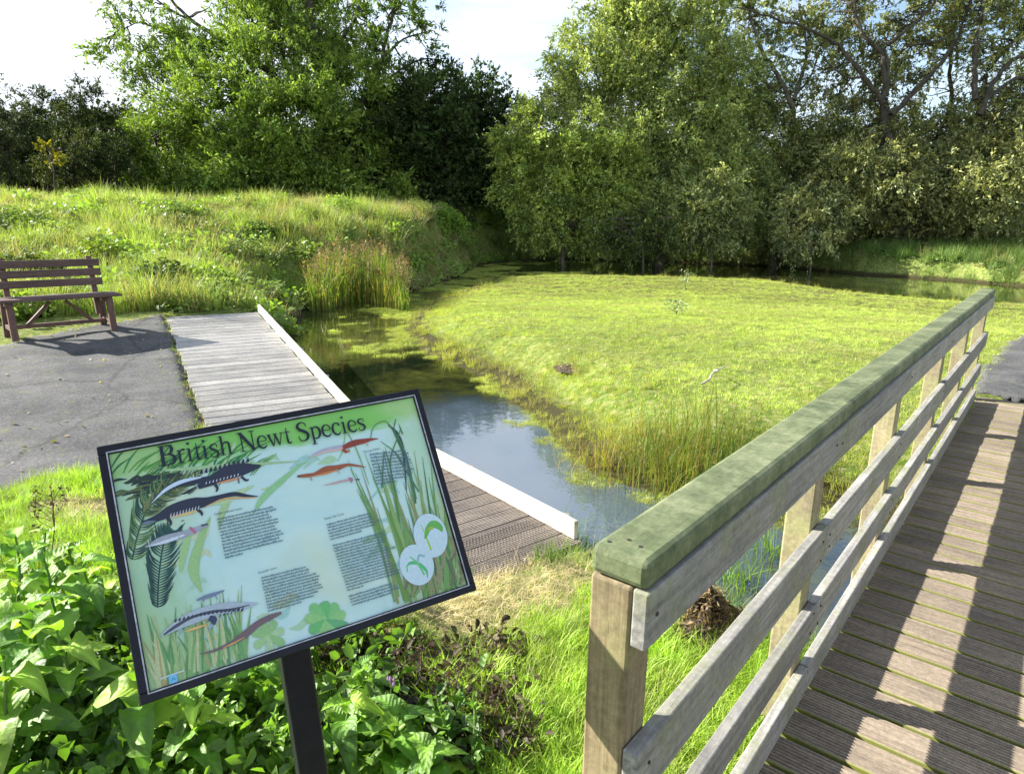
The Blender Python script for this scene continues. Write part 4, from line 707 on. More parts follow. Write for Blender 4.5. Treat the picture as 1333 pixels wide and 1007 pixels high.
# ------------------------------------------------------------------ willows on the right
WC = (.40, .47, .18); grp = 'willows beyond the pond'
def wil(name, lab, bx, by, D, lo, limbs, dens=10, per=85, ls=.13, col=WC, crad=.38, shell=.4, twigs=250, cat='tree', grp_=grp, bark=M_BARKL, asp=.42, extra=None):
    b0 = gp(bx, by, D); b0[2] -= .1; lm = [([b0 if i == 0 and j == 0 else atd(*p, D + dd) for j, p in enumerate(path)], ra, rb) for i, (path, ra, rb, dd) in enumerate(limbs)]
    return tree(name, lab, cat, b0, [LB(a, b_, D + (q[0] if q else 0), r_, 1, .8) for a, b_, r_, *q in lo], lm, dens, crad, per, ls, col, M_WLEAF, bark, grp_, shell, twigs, asp, .5, var=.35,
         extra=([LB(a, b_, D, r_, 1, .8) for a, b_, r_ in extra], 4.6, .24, 64, .1, .5) if extra else None)
wil('willow_bush', 'bright leafy willow bush at the left end of the willows, leaning over the pond', 735, 318, 29.5, [(690, 190, 40), (670, 235, 32), (715, 240, 50), (760, 200, 48), (740, 285, 42), (700, 290, 34), (790, 270, 45), (800, 220, 42), (690, 150, 22), (655, 190, 16), (775, 310, 25)],
    [([(735, 318), (730, 270), (720, 200), (700, 150)], .12, .03, 0), ([(735, 300), (770, 250), (790, 200)], .09, .02, 0), ([(735, 300), (690, 260), (670, 210)], .08, .02, 0)], 9, 150, .13, (.38, .47, .13), .30)
wil('willow_tree', 'tall dense willow left of centre in the right-hand thicket, top out of the photo', 860, 315, 31, [(770, 95, 55), (740, 140, 42), (830, 60, 65), (830, 140, 70), (890, 100, 75), (870, 200, 75), (840, 260, 55), (915, 180, 70), (910, 255, 60), (960, 230, 50), (880, 20, 70), (800, 10, 30), (950, 110, 50), (870, 292, 36), (920, 290, 36), (965, 292, 34)],
    [([(860, 315), (855, 250), (850, 150), (840, 40), (830, -60)], .28, .08, 0), ([(855, 240), (900, 150), (930, 60), (950, -30)], .16, .05, 0), ([(855, 220), (800, 140), (760, 60)], .12, .03, 0), ([(900, 330), (895, 290), (930, 230)], .06, .02, -2)], 6, 150, .14, WC, extra=[(800, 25, 50), (740, 60, 38), (720, 95, 25), (850, -30, 80)])
wil('willow_tree', 'willow with a leaning dark trunk showing against the sky gap, middle of the thicket', 1010, 318, 32, [(1010, 190, 50), (1040, 240, 58), (985, 260, 50), (1075, 265, 48), (1000, 130, 35), (960, 160, 40), (1075, 190, 42), (1110, 220, 40), (1000, 295, 34), (1050, 292, 36), (1095, 290, 34)],
    [([(1010, 318), (1018, 250), (1028, 190), (1033, 130)], .19, .13, 0), ([(1033, 140), (1010, 95), (985, 50), (970, -20)], .12, .04, -1), ([(1033, 130), (1050, 70), (1040, 10)], .1, .03, -1), ([(1015, 120), (990, 100), (965, 60)], .06, .02, -1), ([(1033, 125), (1055, 100), (1075, 40)], .07, .02, -1)], 6, 130, .14, (.31, .35, .15), extra=[(1000, 60, 60), (970, 20, 50), (1060, 40, 50), (1050, 120, 25), (1090, 120, 40)])
DKW = (.33, .35, .16)
wil('willow_tree', 'big willow with dark forking limbs and thin foliage at the upper right', 1195, 325, 30, [(1130, 190, 45), (1190, 230, 55), (1235, 180, 50), (1140, 265, 45), (1230, 275, 45), (1180, 170, 35), (1090, 150, 28), (1130, 150, 30), (1160, 240, 50, -1.5), (1215, 235, 45, -1.5), (1100, 230, 45, -1), (1250, 230, 45, -1), (1170, 290, 40), (1120, 290, 38), (1210, 300, 32)],
    [([(1195, 325), (1192, 262), (1160, 205), (1150, 130)], .26, .18, -1.), ([(1150, 135), (1125, 100), (1085, 55), (1030, 30), (960, 10)], .12, .03, -1.5), ([(1150, 130), (1155, 80), (1120, 40), (1110, -20)], .13, .05, -1.5), ([(1155, 125), (1150, 70), (1180, 40), (1215, 5), (1230, -40)], .10, .04, -1.5), ([(1160, 150), (1200, 110), (1240, 60), (1265, 0)], .12, .05, -1.5), ([(1210, 200), (1235, 140), (1240, 60), (1260, -30)], .11, .05, 0), ([(1125, 100), (1100, 100), (1070, 75)], .05, .02, -1.5), ([(1180, 60), (1230, 50), (1260, 20)], .05, .02, -1.5), ([(1165, 200), (1200, 260), (1190, 310)], .08, .05, 1)], 6, 110, .14, DKW, bark=M_BARK, twigs=600, extra=[(1120, 40, 70), (1200, 40, 70), (1180, 100, 50), (1100, -30, 90), (1240, -20, 80), (1145, 90, 40), (1080, 80, 36)])
wil('willow_tree', 'willow at the right edge of the photo with long arching bare limbs', 1300, 330, 29, [(1290, 190, 55), (1330, 240, 60), (1270, 270, 50), (1320, 150, 40), (1360, 180, 60), (1300, 300, 30), (1290, 240, 50, -1.5), (1330, 190, 40, -1), (1380, 280, 60), (1250, 300, 38), (1285, 260, 45)],
    [([(1300, 330), (1290, 260), (1275, 170), (1290, 90), (1340, 40)], .18, .06, 0), ([(1275, 150), (1310, 85), (1380, 60)], .12, .06, -1), ([(1270, 130), (1270, 60), (1290, -20)], .12, .05, -1), ([(1282, 130), (1330, 100), (1400, 95)], .09, .05, -1)], 6, 110, .14, DKW, bark=M_BARK, twigs=600, extra=[(1300, 60, 60), (1340, 110, 40), (1280, 10, 70), (1350, 20, 60), (1290, 120, 40)])
for x, y, D, lo, lab, col in ((930, 316, 28.5, [(930, 290, 36), (900, 275, 30), (955, 268, 32), (925, 255, 30), (890, 300, 22)], 'low grey-leaved sallow bush over the water below the tall willow', (.36, .40, .17)), (1060, 322, 28.5, [(1060, 296, 34), (1090, 270, 32), (1035, 275, 30), (1030, 305, 22)], 'pale-leaved sallow bush beneath the sky gap', (.38, .41, .19)), (1180, 322, 29.5, [(1150, 300, 22), (1185, 290, 26), (1120, 298, 20)], 'small sallow bush at the foot of the big forked willow', (.18, .19, .07)), (840, 318, 28, [(830, 298, 30), (865, 300, 26), (795, 306, 22)], 'low dark sallow bush right of the bright willow bush', (.15, .20, .06))):
    wil('sallow_bush', lab, x, y, D, lo, [([(x, y), (x - 3, y - 20), (x, y - 40)], .05, .02, 0), ([(x, y), (x + 8, y - 18), (x + 18, y - 35)], .04, .015, 0)], 8, 130, .13, col, .28, .2, 80, 'bush', 'sallow bushes along the far shore')
# woodland mass further back
lob = [LB(x, 225 + rng.uniform(-15, 15), 42, rng.uniform(40, 60)) for x in range(640, 1500, 38)] + [LB(x, 290, 40, 45) for x in range(640, 1500, 45)] + [LB(x, 200 + rng.uniform(-10, 20), 48, 45) for x in range(-400, 640, 40)] + [LB(x, 250, 46, 50) for x in range(-400, 660, 45)]
C_, tp = clusters(lob, 3.6, .55, 60, .3); tag(link('woodland', leaves('woodland', C_, .30, (.035, .045, .014), M_LEAF)), 'dark mass of woodland filling in behind the trees', 'woodland', kind='stuff')

# ------------------------------------------------------------------ scattered plants by geometry nodes
def tuft(name, nb, h, wd, spread, lean, seed, mat=M_BLADE, seg=3, curve=.5):
    r_ = np.random.default_rng(seed); V = []; Fl = []
    for k in range(nb):
        a = r_.uniform(0, 6.283); rr = spread * r_.uniform(0, 1) ** .5; b0 = np.array([rr * math.cos(a), rr * math.sin(a), -.01]); a2 = a + r_.normal(0, .8); d = np.array([math.cos(a2), math.sin(a2), 0]); hh = h * r_.uniform(.45, 1.1); ln = lean * r_.uniform(.2, 1.3); sd_ = np.array([-d[1], d[0], 0]); yw = r_.uniform(0, 3.14); sd_ = sd_ * math.cos(yw) + d * math.sin(yw) * .6
        q = len(V)
        for s0 in range(seg + 1):
            t = s0 / seg; p = b0 + d * hh * ln * t ** (1 + curve * 2) + np.array([0, 0, hh * (t - curve * ln * .45 * t * t)]); w_ = wd * (1 - t ** 1.6) * .5 + wd * .04
            V += [p - sd_ * w_, p + sd_ * w_]
        for s0 in range(seg): Fl.append((q + 2 * s0, q + 2 * s0 + 1, q + 2 * s0 + 3, q + 2 * s0 + 2))
    return npmesh(name, np.array(V), np.array(Fl), mat)
def leafclump(name, nl, R_, ls, seed, mat=M_BLADE, asp=.6):
    r_ = np.random.default_rng(seed); V = []; Fl = []
    for k in range(nl):
        u = r_.normal(0, 1, 3); u[2] = abs(u[2]); u /= np.linalg.norm(u); c = u * R_ * r_.uniform(.4, 1) * [1, 1, .9]; d = r_.normal(0, 1, 3); d[2] *= .4; d += u * .4; d /= np.linalg.norm(d); nn_ = u + r_.normal(0, .5, 3) + [0, 0, .6]; nn_ -= d * (nn_ @ d); nn_ /= np.linalg.norm(nn_); sd_ = np.cross(d, nn_); L = ls * r_.uniform(.6, 1.3); q = len(V)
        V += [c - d * L * .5, c - sd_ * L * asp * .5 + nn_ * L * .1, c + d * L * .5 - nn_ * L * .1, c + sd_ * L * asp * .5 + nn_ * L * .1]; Fl.append((q, q + 1, q + 2, q + 3))
    return npmesh(name, np.array(V), np.array(Fl), mat)
def source(name, me, x, y, label, cat, tint=(.1, .2, .03)):
    o = link(name, me, None, (x, y, hz(x, y))); tag(o, label, cat, kind='stuff'); return o
def setinst_default(): pass
S = {}
hid = (( -4.4, 3.0), (-4.6, 3.1), (-4.2, 3.05), (-4.5, 2.8), (-4.3, 2.7), (-4.7, 2.7), (-4.8, 2.9), (-4.9, 3.0), (-5.0, 2.8))
def mk(key, me, k, label): S[key] = source('grass_tuft' if 'g_' in key else 'leafy_plant', me, *hid[k], label, 'plant')
mk('g_short', tuft('grass_tuft', 26, .055, .0035, .06, .7, 1), 0, 'short lawn grass tuft at the far left path edge')
mk('g_mid', tuft('grass_tuft', 30, .11, .0042, .07, .7, 2), 1, 'mid-height grass tuft at the far left path edge')
mk('g_long', tuft('grass_tuft', 34, .42, .010, .12, .45, 3), 2, 'tall grass tuft at the far left path edge')
mk('g_fine', tuft('grass_tuft', 40, .22, .005, .09, .7, 4), 3, 'fine wispy grass tuft at the far left path edge')
mk('g_straw', tuft('grass_tuft', 22, .05, .003, .10, 2.4, 5), 4, 'flattened dry grass wisp at the far left path edge')
mk('leaf_a', leafclump('leafy_plant', 60, .22, .075, 6), 5, 'low leafy weed clump left of the lawn')
mk('leaf_b', leafclump('leafy_plant', 90, .34, .085, 7, asp=.8), 6, 'low bramble clump left of the lawn')
mk('g_wide', tuft('grass_tuft', 16, .05, .009, .09, .8, 8), 7, 'broad-bladed grass tuft at the far left path edge')
mk('scrub', leafclump('leafy_plant', 420, .62, .085, 9, asp=.7), 8, 'rounded scrub mound left of the lawn')
def scatter(name, P, scl, col, keys, probs, label, cat, yaw=None):
    n_ = len(P); me = bpy.data.meshes.new(name); me.vertices.add(n_); me.vertices.foreach_set('co', np.asarray(P, np.float32).ravel())
    def A_(nm, ty, v, f): a = me.attributes.new(nm, ty, 'POINT'); a.data.foreach_set(f, np.asarray(v).ravel())
    rot = np.zeros((n_, 3), np.float32); rot[:, 2] = rng.uniform(0, 6.28, n_); rot[:, :2] = rng.normal(0, .12, (n_, 2))
    A_('rot', 'FLOAT_VECTOR', rot, 'vector'); A_('scl', 'FLOAT', np.asarray(scl, np.float32), 'value'); c4 = np.ones((n_, 4), np.float32); c4[:, :3] = col; A_('tint', 'FLOAT_COLOR', c4, 'color')
    A_('pick', 'INT', rng.choice(len(keys), n_, p=np.array(probs) / sum(probs)).astype(np.int32), 'value')
    o = link(name, me); md = o.modifiers.new('scatter', 'NODES'); ng = bpy.data.node_groups.new(name, 'GeometryNodeTree'); md.node_group = ng
    ng.interface.new_socket('Geometry', in_out='INPUT', socket_type='NodeSocketGeometry'); ng.interface.new_socket('Geometry', in_out='OUTPUT', socket_type='NodeSocketGeometry')
    N = ng.nodes; L = ng.links; gi = N.new('NodeGroupInput'); go = N.new('NodeGroupOutput'); jn = N.new('GeometryNodeJoinGeometry')
    def na(nm, ty): x = N.new('GeometryNodeInputNamedAttribute'); x.data_type = ty; x.inputs['Name'].default_value = nm; return x.outputs['Attribute']
    er = N.new('FunctionNodeEulerToRotation'); L.new(na('rot', 'FLOAT_VECTOR'), er.inputs[0]); sc_ = na('scl', 'FLOAT'); pk = na('pick', 'INT')
    for k, key in enumerate(keys):
        ip = N.new('GeometryNodeInstanceOnPoints'); oi = N.new('GeometryNodeObjectInfo'); oi.inputs['Object'].default_value = S[key]; oi.transform_space = 'ORIGINAL'; oi.inputs['As Instance'].default_value = True
        cp = N.new('FunctionNodeCompare'); cp.data_type = 'INT'; cp.operation = 'EQUAL'; L.new(pk, cp.inputs['A']) if False else None
        ia = [s0 for s0 in cp.inputs if s0.type == 'INT']; L.new(pk, ia[0]); ia[1].default_value = k
        L.new(gi.outputs[0], ip.inputs['Points']); L.new(cp.outputs[0], ip.inputs['Selection']); L.new(oi.outputs['Geometry'], ip.inputs['Instance']); L.new(er.outputs[0], ip.inputs['Rotation']); L.new(sc_, ip.inputs['Scale']); L.new(ip.outputs[0], jn.inputs[0])
    L.new(jn.outputs[0], go.inputs[0]); return tag(o, label, cat, kind='stuff')
# the source tufts themselves need a tint of their own
asph_np = np.array(asph); rp_poly = np.array([bw(-.5, 8.1), bw(-.55, 9.2), ground(1300, 462)[:2], ground(1333, 436)[:2], (9.6, 12.0), (14, 15), (16, 13), (10, 9.4), bw(.95, 10), bw(.9, 8.1)])
def blocked(x, y, z=None):
    b_ = inpoly(x, y, asph_np) | inpoly(x, y, rp_poly); n_ = x * BN[0] + y * BN[1]; s_ = x * BD[0] + y * BD[1]; b_ |= (n_ > -.50) & (n_ < .85) & (s_ > -2.6) & (s_ < 8.2)
    kn_ = x * KN[0] + y * KN[1]; ks = x * KD[0] + y * KD[1]; b_ |= (kn_ > 1.28) & (kn_ < 2.56) & (ks > 2.56) & (ks < 5.6)
    al = (x - J[0]) * D1[0] / np.hypot(D1[0], D1[1]) + (y - J[1]) * D1[1] / np.hypot(D1[0], D1[1]); w_ = (x - J[0]) * D1N[0] + (y - J[1]) * D1N[1]; b_ |= (al > -.2) & (al < 4.68) & (w_ > -1.22) & (w_ < .06)
    return b_
def region(n_, x0, x1, y0, y1, test):
    x = rng.uniform(x0, x1, n_); y = rng.uniform(y0, y1, n_); sd = sdist(x, y) + .1 * vn(x, y, 2.2, 3) + .05 * vn(x, y, 6, 5); k = (~blocked(x, y)) & test(x, y, sd) & (np.abs(x) < (y * .86 + .9)); x = x[k]; y = y[k]; return x, y, HT(x, y), sd[k]
def dline(x, y, P):
    d = np.full(x.shape, 1e9)
    for (ax, ay), (bx, by) in zip(P[:-1], P[1:]):
        ex, ey = bx - ax, by - ay; t = np.clip(((x - ax) * ex + (y - ay) * ey) / (ex * ex + ey * ey), 0, 1); d = np.minimum(d, np.hypot(x - ax - t * ex, y - ay - t * ey))
    return d
def onisl(x, y): return inpoly(x, y, ISL) | (dline(x, y, ISL) < .45)
def _old(x, y): return (x > np.interp(y, [5.9, 9.8, 14, 18, 21, 29, 37, 60], [-1.0, -3.3, -4.2, -4.0, -2.3, -1.2, 1.5, 8])) & (x * BD[0] + y * BD[1] > 3.9) & ((y < 30.5))
def tints(n_, base, var=.2, x=None, y=None, straw=.0, sc0=1.0):
    c = np.asarray(base)[None] * rng.uniform(1 - var, 1 + var, (n_, 1))
    if x is not None:
        m_ = (.5 + .5 * vn(x, y, sc0, 9))[:, None]; c = c * (.75 + .5 * m_) ; st = ss(.15, .6, vn(x, y, sc0 * 1.7, 11) + rng.normal(0, .15, n_))[:, None] * straw + (rng.uniform(0, 1, (n_, 1)) < straw * .4)
        st = np.clip(st, 0, 1); c = c * (1 - st * .8) + np.array([[.36, .31, .14]]) * st * .8
    return c
LG = (.41, .50, .10)
# island lawn
x, y, z, sd = region(150000, -3, 20, 4, 31, lambda x, y, s: onisl(x, y) & (s > .25)); dist = np.hypot(x, y); k = rng.uniform(0, 1, len(x)) < np.clip(14 / dist, .25, 1); x, y, z, sd, dist = x[k], y[k], z[k], sd[k], dist[k]
scatter('lawn_grass', np.stack([x, y, z], 1), rng.uniform(.5, 1.05, len(x)) * (1 + dist * .012), tints(len(x), LG, .25, x, y, .55, .9), ['g_short', 'g_straw', 'g_wide'], [.5, .3, .2], 'short mown grass covering the island in the pond', 'grass')
x, y, z, sd = region(90000, -3, 20, 4, 31, lambda x, y, s: onisl(x, y) & (s > -.06) & (s < .9 + .5 * vn(x, y, 1.5, 2))); dist = np.hypot(x, y); k = rng.uniform(0, 1, len(x)) < np.clip(9 / dist, .2, 1) * .8; x, y, z, sd, dist = x[k], y[k], z[k], sd[k], dist[k]
scatter('bank_grass', np.stack([x, y, z], 1), rng.uniform(.35, .95, len(x)) * np.clip(1.1 - sd * .5, .4, 1.1), tints(len(x), (.38, .40, .07), .3, x, y, .5, 2.0), ['g_mid', 'g_fine', 'g_straw', 'g_short'], [.42, .16, .17, .25], 'longer yellow-green grass fringing the island shore', 'grass')
# near lawn between sign and bridge, patch on the left, near bank
x, y, z, sd = region(110000, -6, 3, 1.0, 7, lambda x, y, s: (~onisl(x, y)) & (s > .02)); bare = np.exp(-(((x * .73 + (y - 3.02) * .68) / .72) ** 4 + ((-x * .68 + (y - 3.02) * .73) / .36) ** 4)) + np.exp(-(((x + 2.6) / .5) ** 2 + ((y - 3.9) / .25) ** 2)); k = (rng.uniform(0, 1, len(x)) > bare * 1.15) & ~((x < -(y - 1.7) * .62 + .1 * vn(x, y, 4, 2)) & (y < 3.15) & (rng.uniform(0, 1, len(x)) < .85)); x, y, z, sd = x[k], y[k], z[k], sd[k]
scatter('near_grass', np.stack([x, y, z], 1), rng.uniform(.5, 1.1, len(x)), tints(len(x), (.36, .52, .07), .2, x, y, .2, 1.5), ['g_short', 'g_mid', 'g_straw'], [.45, .4, .15], 'bright green grass around the sign and front railing post', 'grass')
x, y, z, sd = region(60000, -6, 3, 1.0, 7, lambda x, y, s: (~onisl(x, y)) & (s > .02)); bare = np.exp(-(((x * .73 + (y - 3.02) * .68) / .78) ** 4 + ((-x * .68 + (y - 3.02) * .73) / .42) ** 4)) + np.exp(-(((x + 2.6) / .5) ** 2 + ((y - 3.9) / .25) ** 2)); k = rng.uniform(0, 1, len(x)) < bare * .9; x, y, z = x[k], y[k], z[k]
scatter('dry_grass', np.stack([x, y, z], 1), rng.uniform(.5, 1.2, len(x)), tints(len(x), (.60, .50, .31), .25), ['g_straw'], [1], 'flattened straw-coloured dry grass by the platform end', 'grass')
x, y, z, sd = region(9000, -3, 4, 2.0, 6, lambda x, y, s: (~onisl(x, y)) & (s > -.1) & (s < .35)); scatter('bank_grass', np.stack([x, y, z], 1), rng.uniform(.5, 1.1, len(x)), tints(len(x), (.12, .22, .035), .25, x, y, .2, 2), ['g_fine', 'g_mid'], [.5, .5], 'longer grass along the near bank of the ditch', 'grass')
# rough bank behind the bench
x, y, z, sd = region(90000, -32, 2, 6.5, 34, lambda x, y, s: (~onisl(x, y)) & (s > .05) & (((x - J[0]) * -.4994 + (y - J[1]) * .8664) > 4.9 - .25 * (vn(x, y, 2, 3)))); dist = np.hypot(x, y); k = rng.uniform(0, 1, len(x)) < np.clip(12 / dist, .3, 1) * .55; x, y, z, sd, dist = x[k], y[k], z[k], sd[k], dist[k]
scatter('rough_grass', np.stack([x, y, z], 1), rng.uniform(.6, 1.5, len(x)) * (1 + .45 * vn(x, y, 1.1, 12)) * np.clip(.45 + sd * .35, .5, 1), tints(len(x), (.30, .385, .095), .35, x, y, .6, .7), ['g_long', 'g_mid', 'g_fine'], [.6, .1, .3], 'tall rough grass covering the rising bank behind the bench', 'grass')
k = rng.uniform(0, 1, len(x)) < .42 * (.5 + .5 * vn(x, y, .9, 6)) ; x, y, z, sd = x[k], y[k], z[k], sd[k]
scatter('bramble_cover', np.stack([x, y, z], 1), rng.uniform(.6, 1.6, len(x)), tints(len(x), (.22, .33, .06), .35, x, y, .12, .9), ['leaf_a', 'leaf_b'], [.5, .5], 'brambles and nettles mixed through the grassy bank', 'undergrowth')
k = rng.permutation(len(x))[:230]; k = k[(vn(x[k], y[k], .8, 14) > -.3) & (y[k] > 8.6)]; scatter('bramble_mounds', np.stack([x[k], y[k], z[k]], 1), rng.uniform(.45, 1.15, len(k)), tints(len(k), (.21, .30, .07), .45, x[k], y[k], .2, .9), ['scrub'], [1], 'tangled bramble mounds over the grassy bank behind the bench', 'undergrowth')
x, y, z, sd = region(7000, -32, 2, 6.5, 30, lambda x, y, s: (~onisl(x, y)) & (s > .1) & (((x - J[0]) * -.4994 + (y - J[1]) * .8664) > 5.2)); k = vn(x, y, .9, 21) > .05; x, y, z = x[k], y[k], z[k]
scatter('dry_stalks', np.stack([x, y, z], 1), rng.uniform(1.2, 3.0, len(x)), tints(len(x), (.40, .33, .19), .3), ['g_fine'], [1], 'pale dry grass stalks standing through the green bank', 'grass')
# far shore on the right
x, y, z, sd = region(60000, -2, 34, 12, 46, lambda x, y, s: (~onisl(x, y)) & (s > 0) & (s < 7) & ((y > 27) | (x > 14)) & (x > -1)); dist = np.hypot(x, y); k = rng.uniform(0, 1, len(x)) < .5; x, y, z, sd = x[k], y[k], z[k], sd[k]
scatter('shore_grass', np.stack([x, y, z], 1), rng.uniform(.7, 1.6, len(x)), tints(len(x), (.14, .225, .05), .35, x, y, .1, .6), ['g_long', 'g_mid', 'leaf_a'], [.75, .1, .15], 'lush green grass along the far shore beneath the willows', 'grass')
# floating green weed on the marshy edge
x = rng.uniform(-4, 4, 60000); y = rng.uniform(10, 34, 60000); s_ = sdist(x, y); edge_ = onisl(x, y + 0) 
q1 = rng.uniform(-4, 4, 9000) * 0
dI = np.minimum.reduce([np.hypot(x - a[0], y - a[1]) for a in SHORE[33:40]]); k = (s_ < .15) & (s_ > -1.9) & ((vn(x, y, 1.3, 5) + .5 * vn(x, y, 3.7, 8)) > .0 + .25 * (y < 14)) & (x > np.interp(y, [10, 14, 18, 22, 34], [-3, -3.6, -3.4, -3, -2])); x, y = x[k], y[k]
scatter('floating_weed', np.stack([x, y, np.full(len(x), WATER + .004)], 1), rng.uniform(.5, 1.0, len(x)), tints(len(x), (.38, .44, .09), .2, x, y, .1, 2), ['g_wide', 'g_straw'], [.5, .5], 'mat of pale green floating weed in the shallow pond edge', 'pond weed')

x = rng.uniform(-3, 4, 90000); y = rng.uniform(3.8, 16, 90000); s_ = sdist(x, y); k = (s_ < .1) & (dline(x, y, ISL) < .12 + .38 * (vn(x, y, 2.1, 4) + .6 * vn(x, y, 5.5, 2)) * np.clip(y / 7, .5, 2)); x, y = x[k], y[k]
scatter('floating_weed', np.stack([x, y, np.full(len(x), WATER + .003)], 1), rng.uniform(.35, .8, len(x)), tints(len(x), (.38, .42, .09), .25, x, y, .3, 2), ['g_wide', 'g_straw', 'g_short'], [.3, .4, .3], 'ragged fringe of trailing weed on the water along the island edge', 'pond weed')

# ------------------------------------------------------------------ reeds, rushes and single plants
def blades(name, root_pts, h, wd, lean, cols, mat=M_BLADE0, seg=4, base=(0, 0, 0)):
    V = []; Fl = []; T_ = []
    for p0, hh, c_ in zip(root_pts, h, cols):
        a = rng.uniform(0, 6.28); d = np.array([math.cos(a), math.sin(a), 0]); ln = abs(rng.normal(0, lean)); yw = rng.uniform(0, 3.14); sd_ = np.array([math.cos(yw), math.sin(yw), 0]); q = len(V)
        for s0 in range(seg + 1):
            t = s0 / seg; p = p0 + d * hh * ln * t ** 2.2 + np.array([0, 0, hh * (t - ln * .3 * t * t)]); w_ = wd * (1 - t ** 2) * .5 + wd * .05; V += [p - sd_ * w_, p + sd_ * w_]; T_ += [c_, c_] 
        for s0 in range(seg): Fl.append((q + 2 * s0, q + 2 * s0 + 1, q + 2 * s0 + 3, q + 2 * s0 + 2))
    return npmesh(name, np.array(V) - np.asarray(base), np.array(Fl), mat, False, np.array(T_))
def clump(name, label, cat, pts, h, wd, lean, cols, heads=None, headcol=(.2, .12, .07)):
    pts = np.asarray(pts); base = pts.mean(0); base[2] = pts[:, 2].min(); root = empty(name, base, label, cat); link('foliage', blades('foliage', pts, h, wd, lean, cols, base=base), root)['kind'] = 'stuff'
    if heads is not None:
        tp = pts[:heads] + np.stack([rng.normal(0, .06, heads), rng.normal(0, .06, heads), h[:heads] * rng.uniform(.85, 1.05, heads)], 1); idx = np.repeat(np.arange(heads), 14); C_ = tp[idx] + rng.normal(0, 1, (len(idx), 3)) * [.018, .018, .07]
        me = leaves('seed_heads', C_ - base, .06, headcol, M_LEAF, .4); link('seed_heads', me, root)['kind'] = 'stuff'
    return root
def mixcol(n_, A_, B_, t=None): t = rng.uniform(0, 1, (n_, 1)) if t is None else t; return np.asarray(A_)[None] * (1 - t) + np.asarray(B_)[None] * t
n_ = 1500; px_ = rng.uniform(402, 532, n_); rd = np.array([at(a, 388 + rng.uniform(-8, 9) + 6 * math.sin(a * .05), WATER + .05) for a in px_]); rd[:, 2] = WATER - .05
hh = rng.uniform(.7, 1.4, n_) * np.interp(px_, [402, 430, 500, 532], [.8, 1.08, 1.08, .75]); cc = mixcol(n_, (.13, .28, .03), (.29, .22, .08), (rng.uniform(0, 1, (n_, 1)) ** 1.1)); clump('reed_clump', 'upright reed clump with reddish-brown seed heads in the pond beyond the platform', 'reeds', rd, hh, .022, .25, cc, 300, (.30, .19, .13))
c0 = ground(900, 628); n_ = 650; q = rng.normal(0, 1, (n_, 2)) * [.26, .20]; rp_ = np.array([[c0[0] + a, c0[1] + b_ + .1, hz(c0[0] + a, c0[1] + b_ + .1) - .02] for a, b_ in q]); clump('rush_clump', 'upright clump of yellow-green rushes on the island shore behind the railing cap', 'rushes', rp_, rng.uniform(.25, .62, n_), .005, .4, mixcol(n_, (.10, .19, .02), (.30, .22, .07), rng.uniform(0, 1, (n_, 1)) ** 2))
c0 = ground(820, 622); n_ = 420; q = rng.normal(0, 1, (n_, 2)) * [.35, .2]; rp_ = np.array([[c0[0] + a, c0[1] + b_ + .25, hz(c0[0] + a, c0[1] + b_ + .25) - .02] for a, b_ in q]); clump('rush_clump', 'loose golden tuft of shore grass left of the main rush clump', 'rushes', rp_, rng.uniform(.15, .42, n_), .0055, .8, mixcol(n_, (.18, .22, .03), (.36, .25, .09)))
c0 = ground(400, 395); n_ = 500; rp_ = np.array([[c0[0] + a, c0[1] + b_, hz(c0[0] + a, c0[1] + b_)] for a, b_ in rng.normal(0, 1, (n_, 2)) * [.3, .25]]); clump('sedge_tuft', 'bright green sedge tuft between the platform end and the reeds', 'sedge', rp_, rng.uniform(.3, .6, n_), .012, .6, mixcol(n_, (.13, .28, .03), (.19, .3, .04)))
for px0, py0, lab, s_ in ((770, 728, 'small wispy grass tuft at the water edge left of the front railing post', .6), (960, 760, 'green grass tuft on the near bank seen through the railing', .9), (1008, 722, 'grass tuft in the ditch seen through the railing by the second post', .9), (590, 770, 'short grass tuft under the corner of the information board', .5), (735, 700, 'reedy grass wisps growing from the water by the platform corner', .8)):
    c0 = ground(px0, py0); n_ = 90; rp_ = np.array([[c0[0] + a, c0[1] + b_, hz(c0[0] + a, c0[1] + b_)] for a, b_ in rng.normal(0, .07, (n_, 2))]); rp_[:, 2] = np.maximum(rp_[:, 2], WATER - .02); clump('grass_clump', lab, 'grass', rp_, rng.uniform(.12, .34, n_) * s_, .005, .7, mixcol(n_, (.12, .25, .03), (.2, .3, .05)))

# dead leaves and creeping grass on the hard paths
pp = np.array(asph); e0 = []; 
for a_, b_ in zip(pp, np.roll(pp, -1, 0)):
    m_ = int(np.linalg.norm(b_ - a_) * 90); t_ = rng.uniform(0, 1, (m_, 1)); e0.append(a_ + (b_ - a_) * t_ + rng.normal(0, .045, (m_, 2)))
e0 = np.concatenate(e0); scatter('edge_grass', np.column_stack([e0, HT(e0[:, 0], e0[:, 1]) + .005]), rng.uniform(.3, .9, len(e0)), np.where(rng.uniform(0, 1, (len(e0), 1)) < .5, [[.50, .42, .22]], [[.28, .36, .08]]), ['g_short', 'g_straw'], [.4, .6], 'dry grass creeping over the edges of the left asphalt path', 'grass')
x = rng.uniform(-7, -1.5, 420); y = rng.uniform(4, 11, 420); k = inpoly(x, y, asph_np); x, y = x[k], y[k]; C_ = np.stack([x, y, HT(x, y) + .022], 1)
tag(link('fallen_leaves', leaves('fallen_leaves', C_, .035, (.30, .24, .11), M_LEAF, .6, 6., .4, .05)), 'a few small dead leaves scattered on the left asphalt', 'leaf litter', kind='stuff')

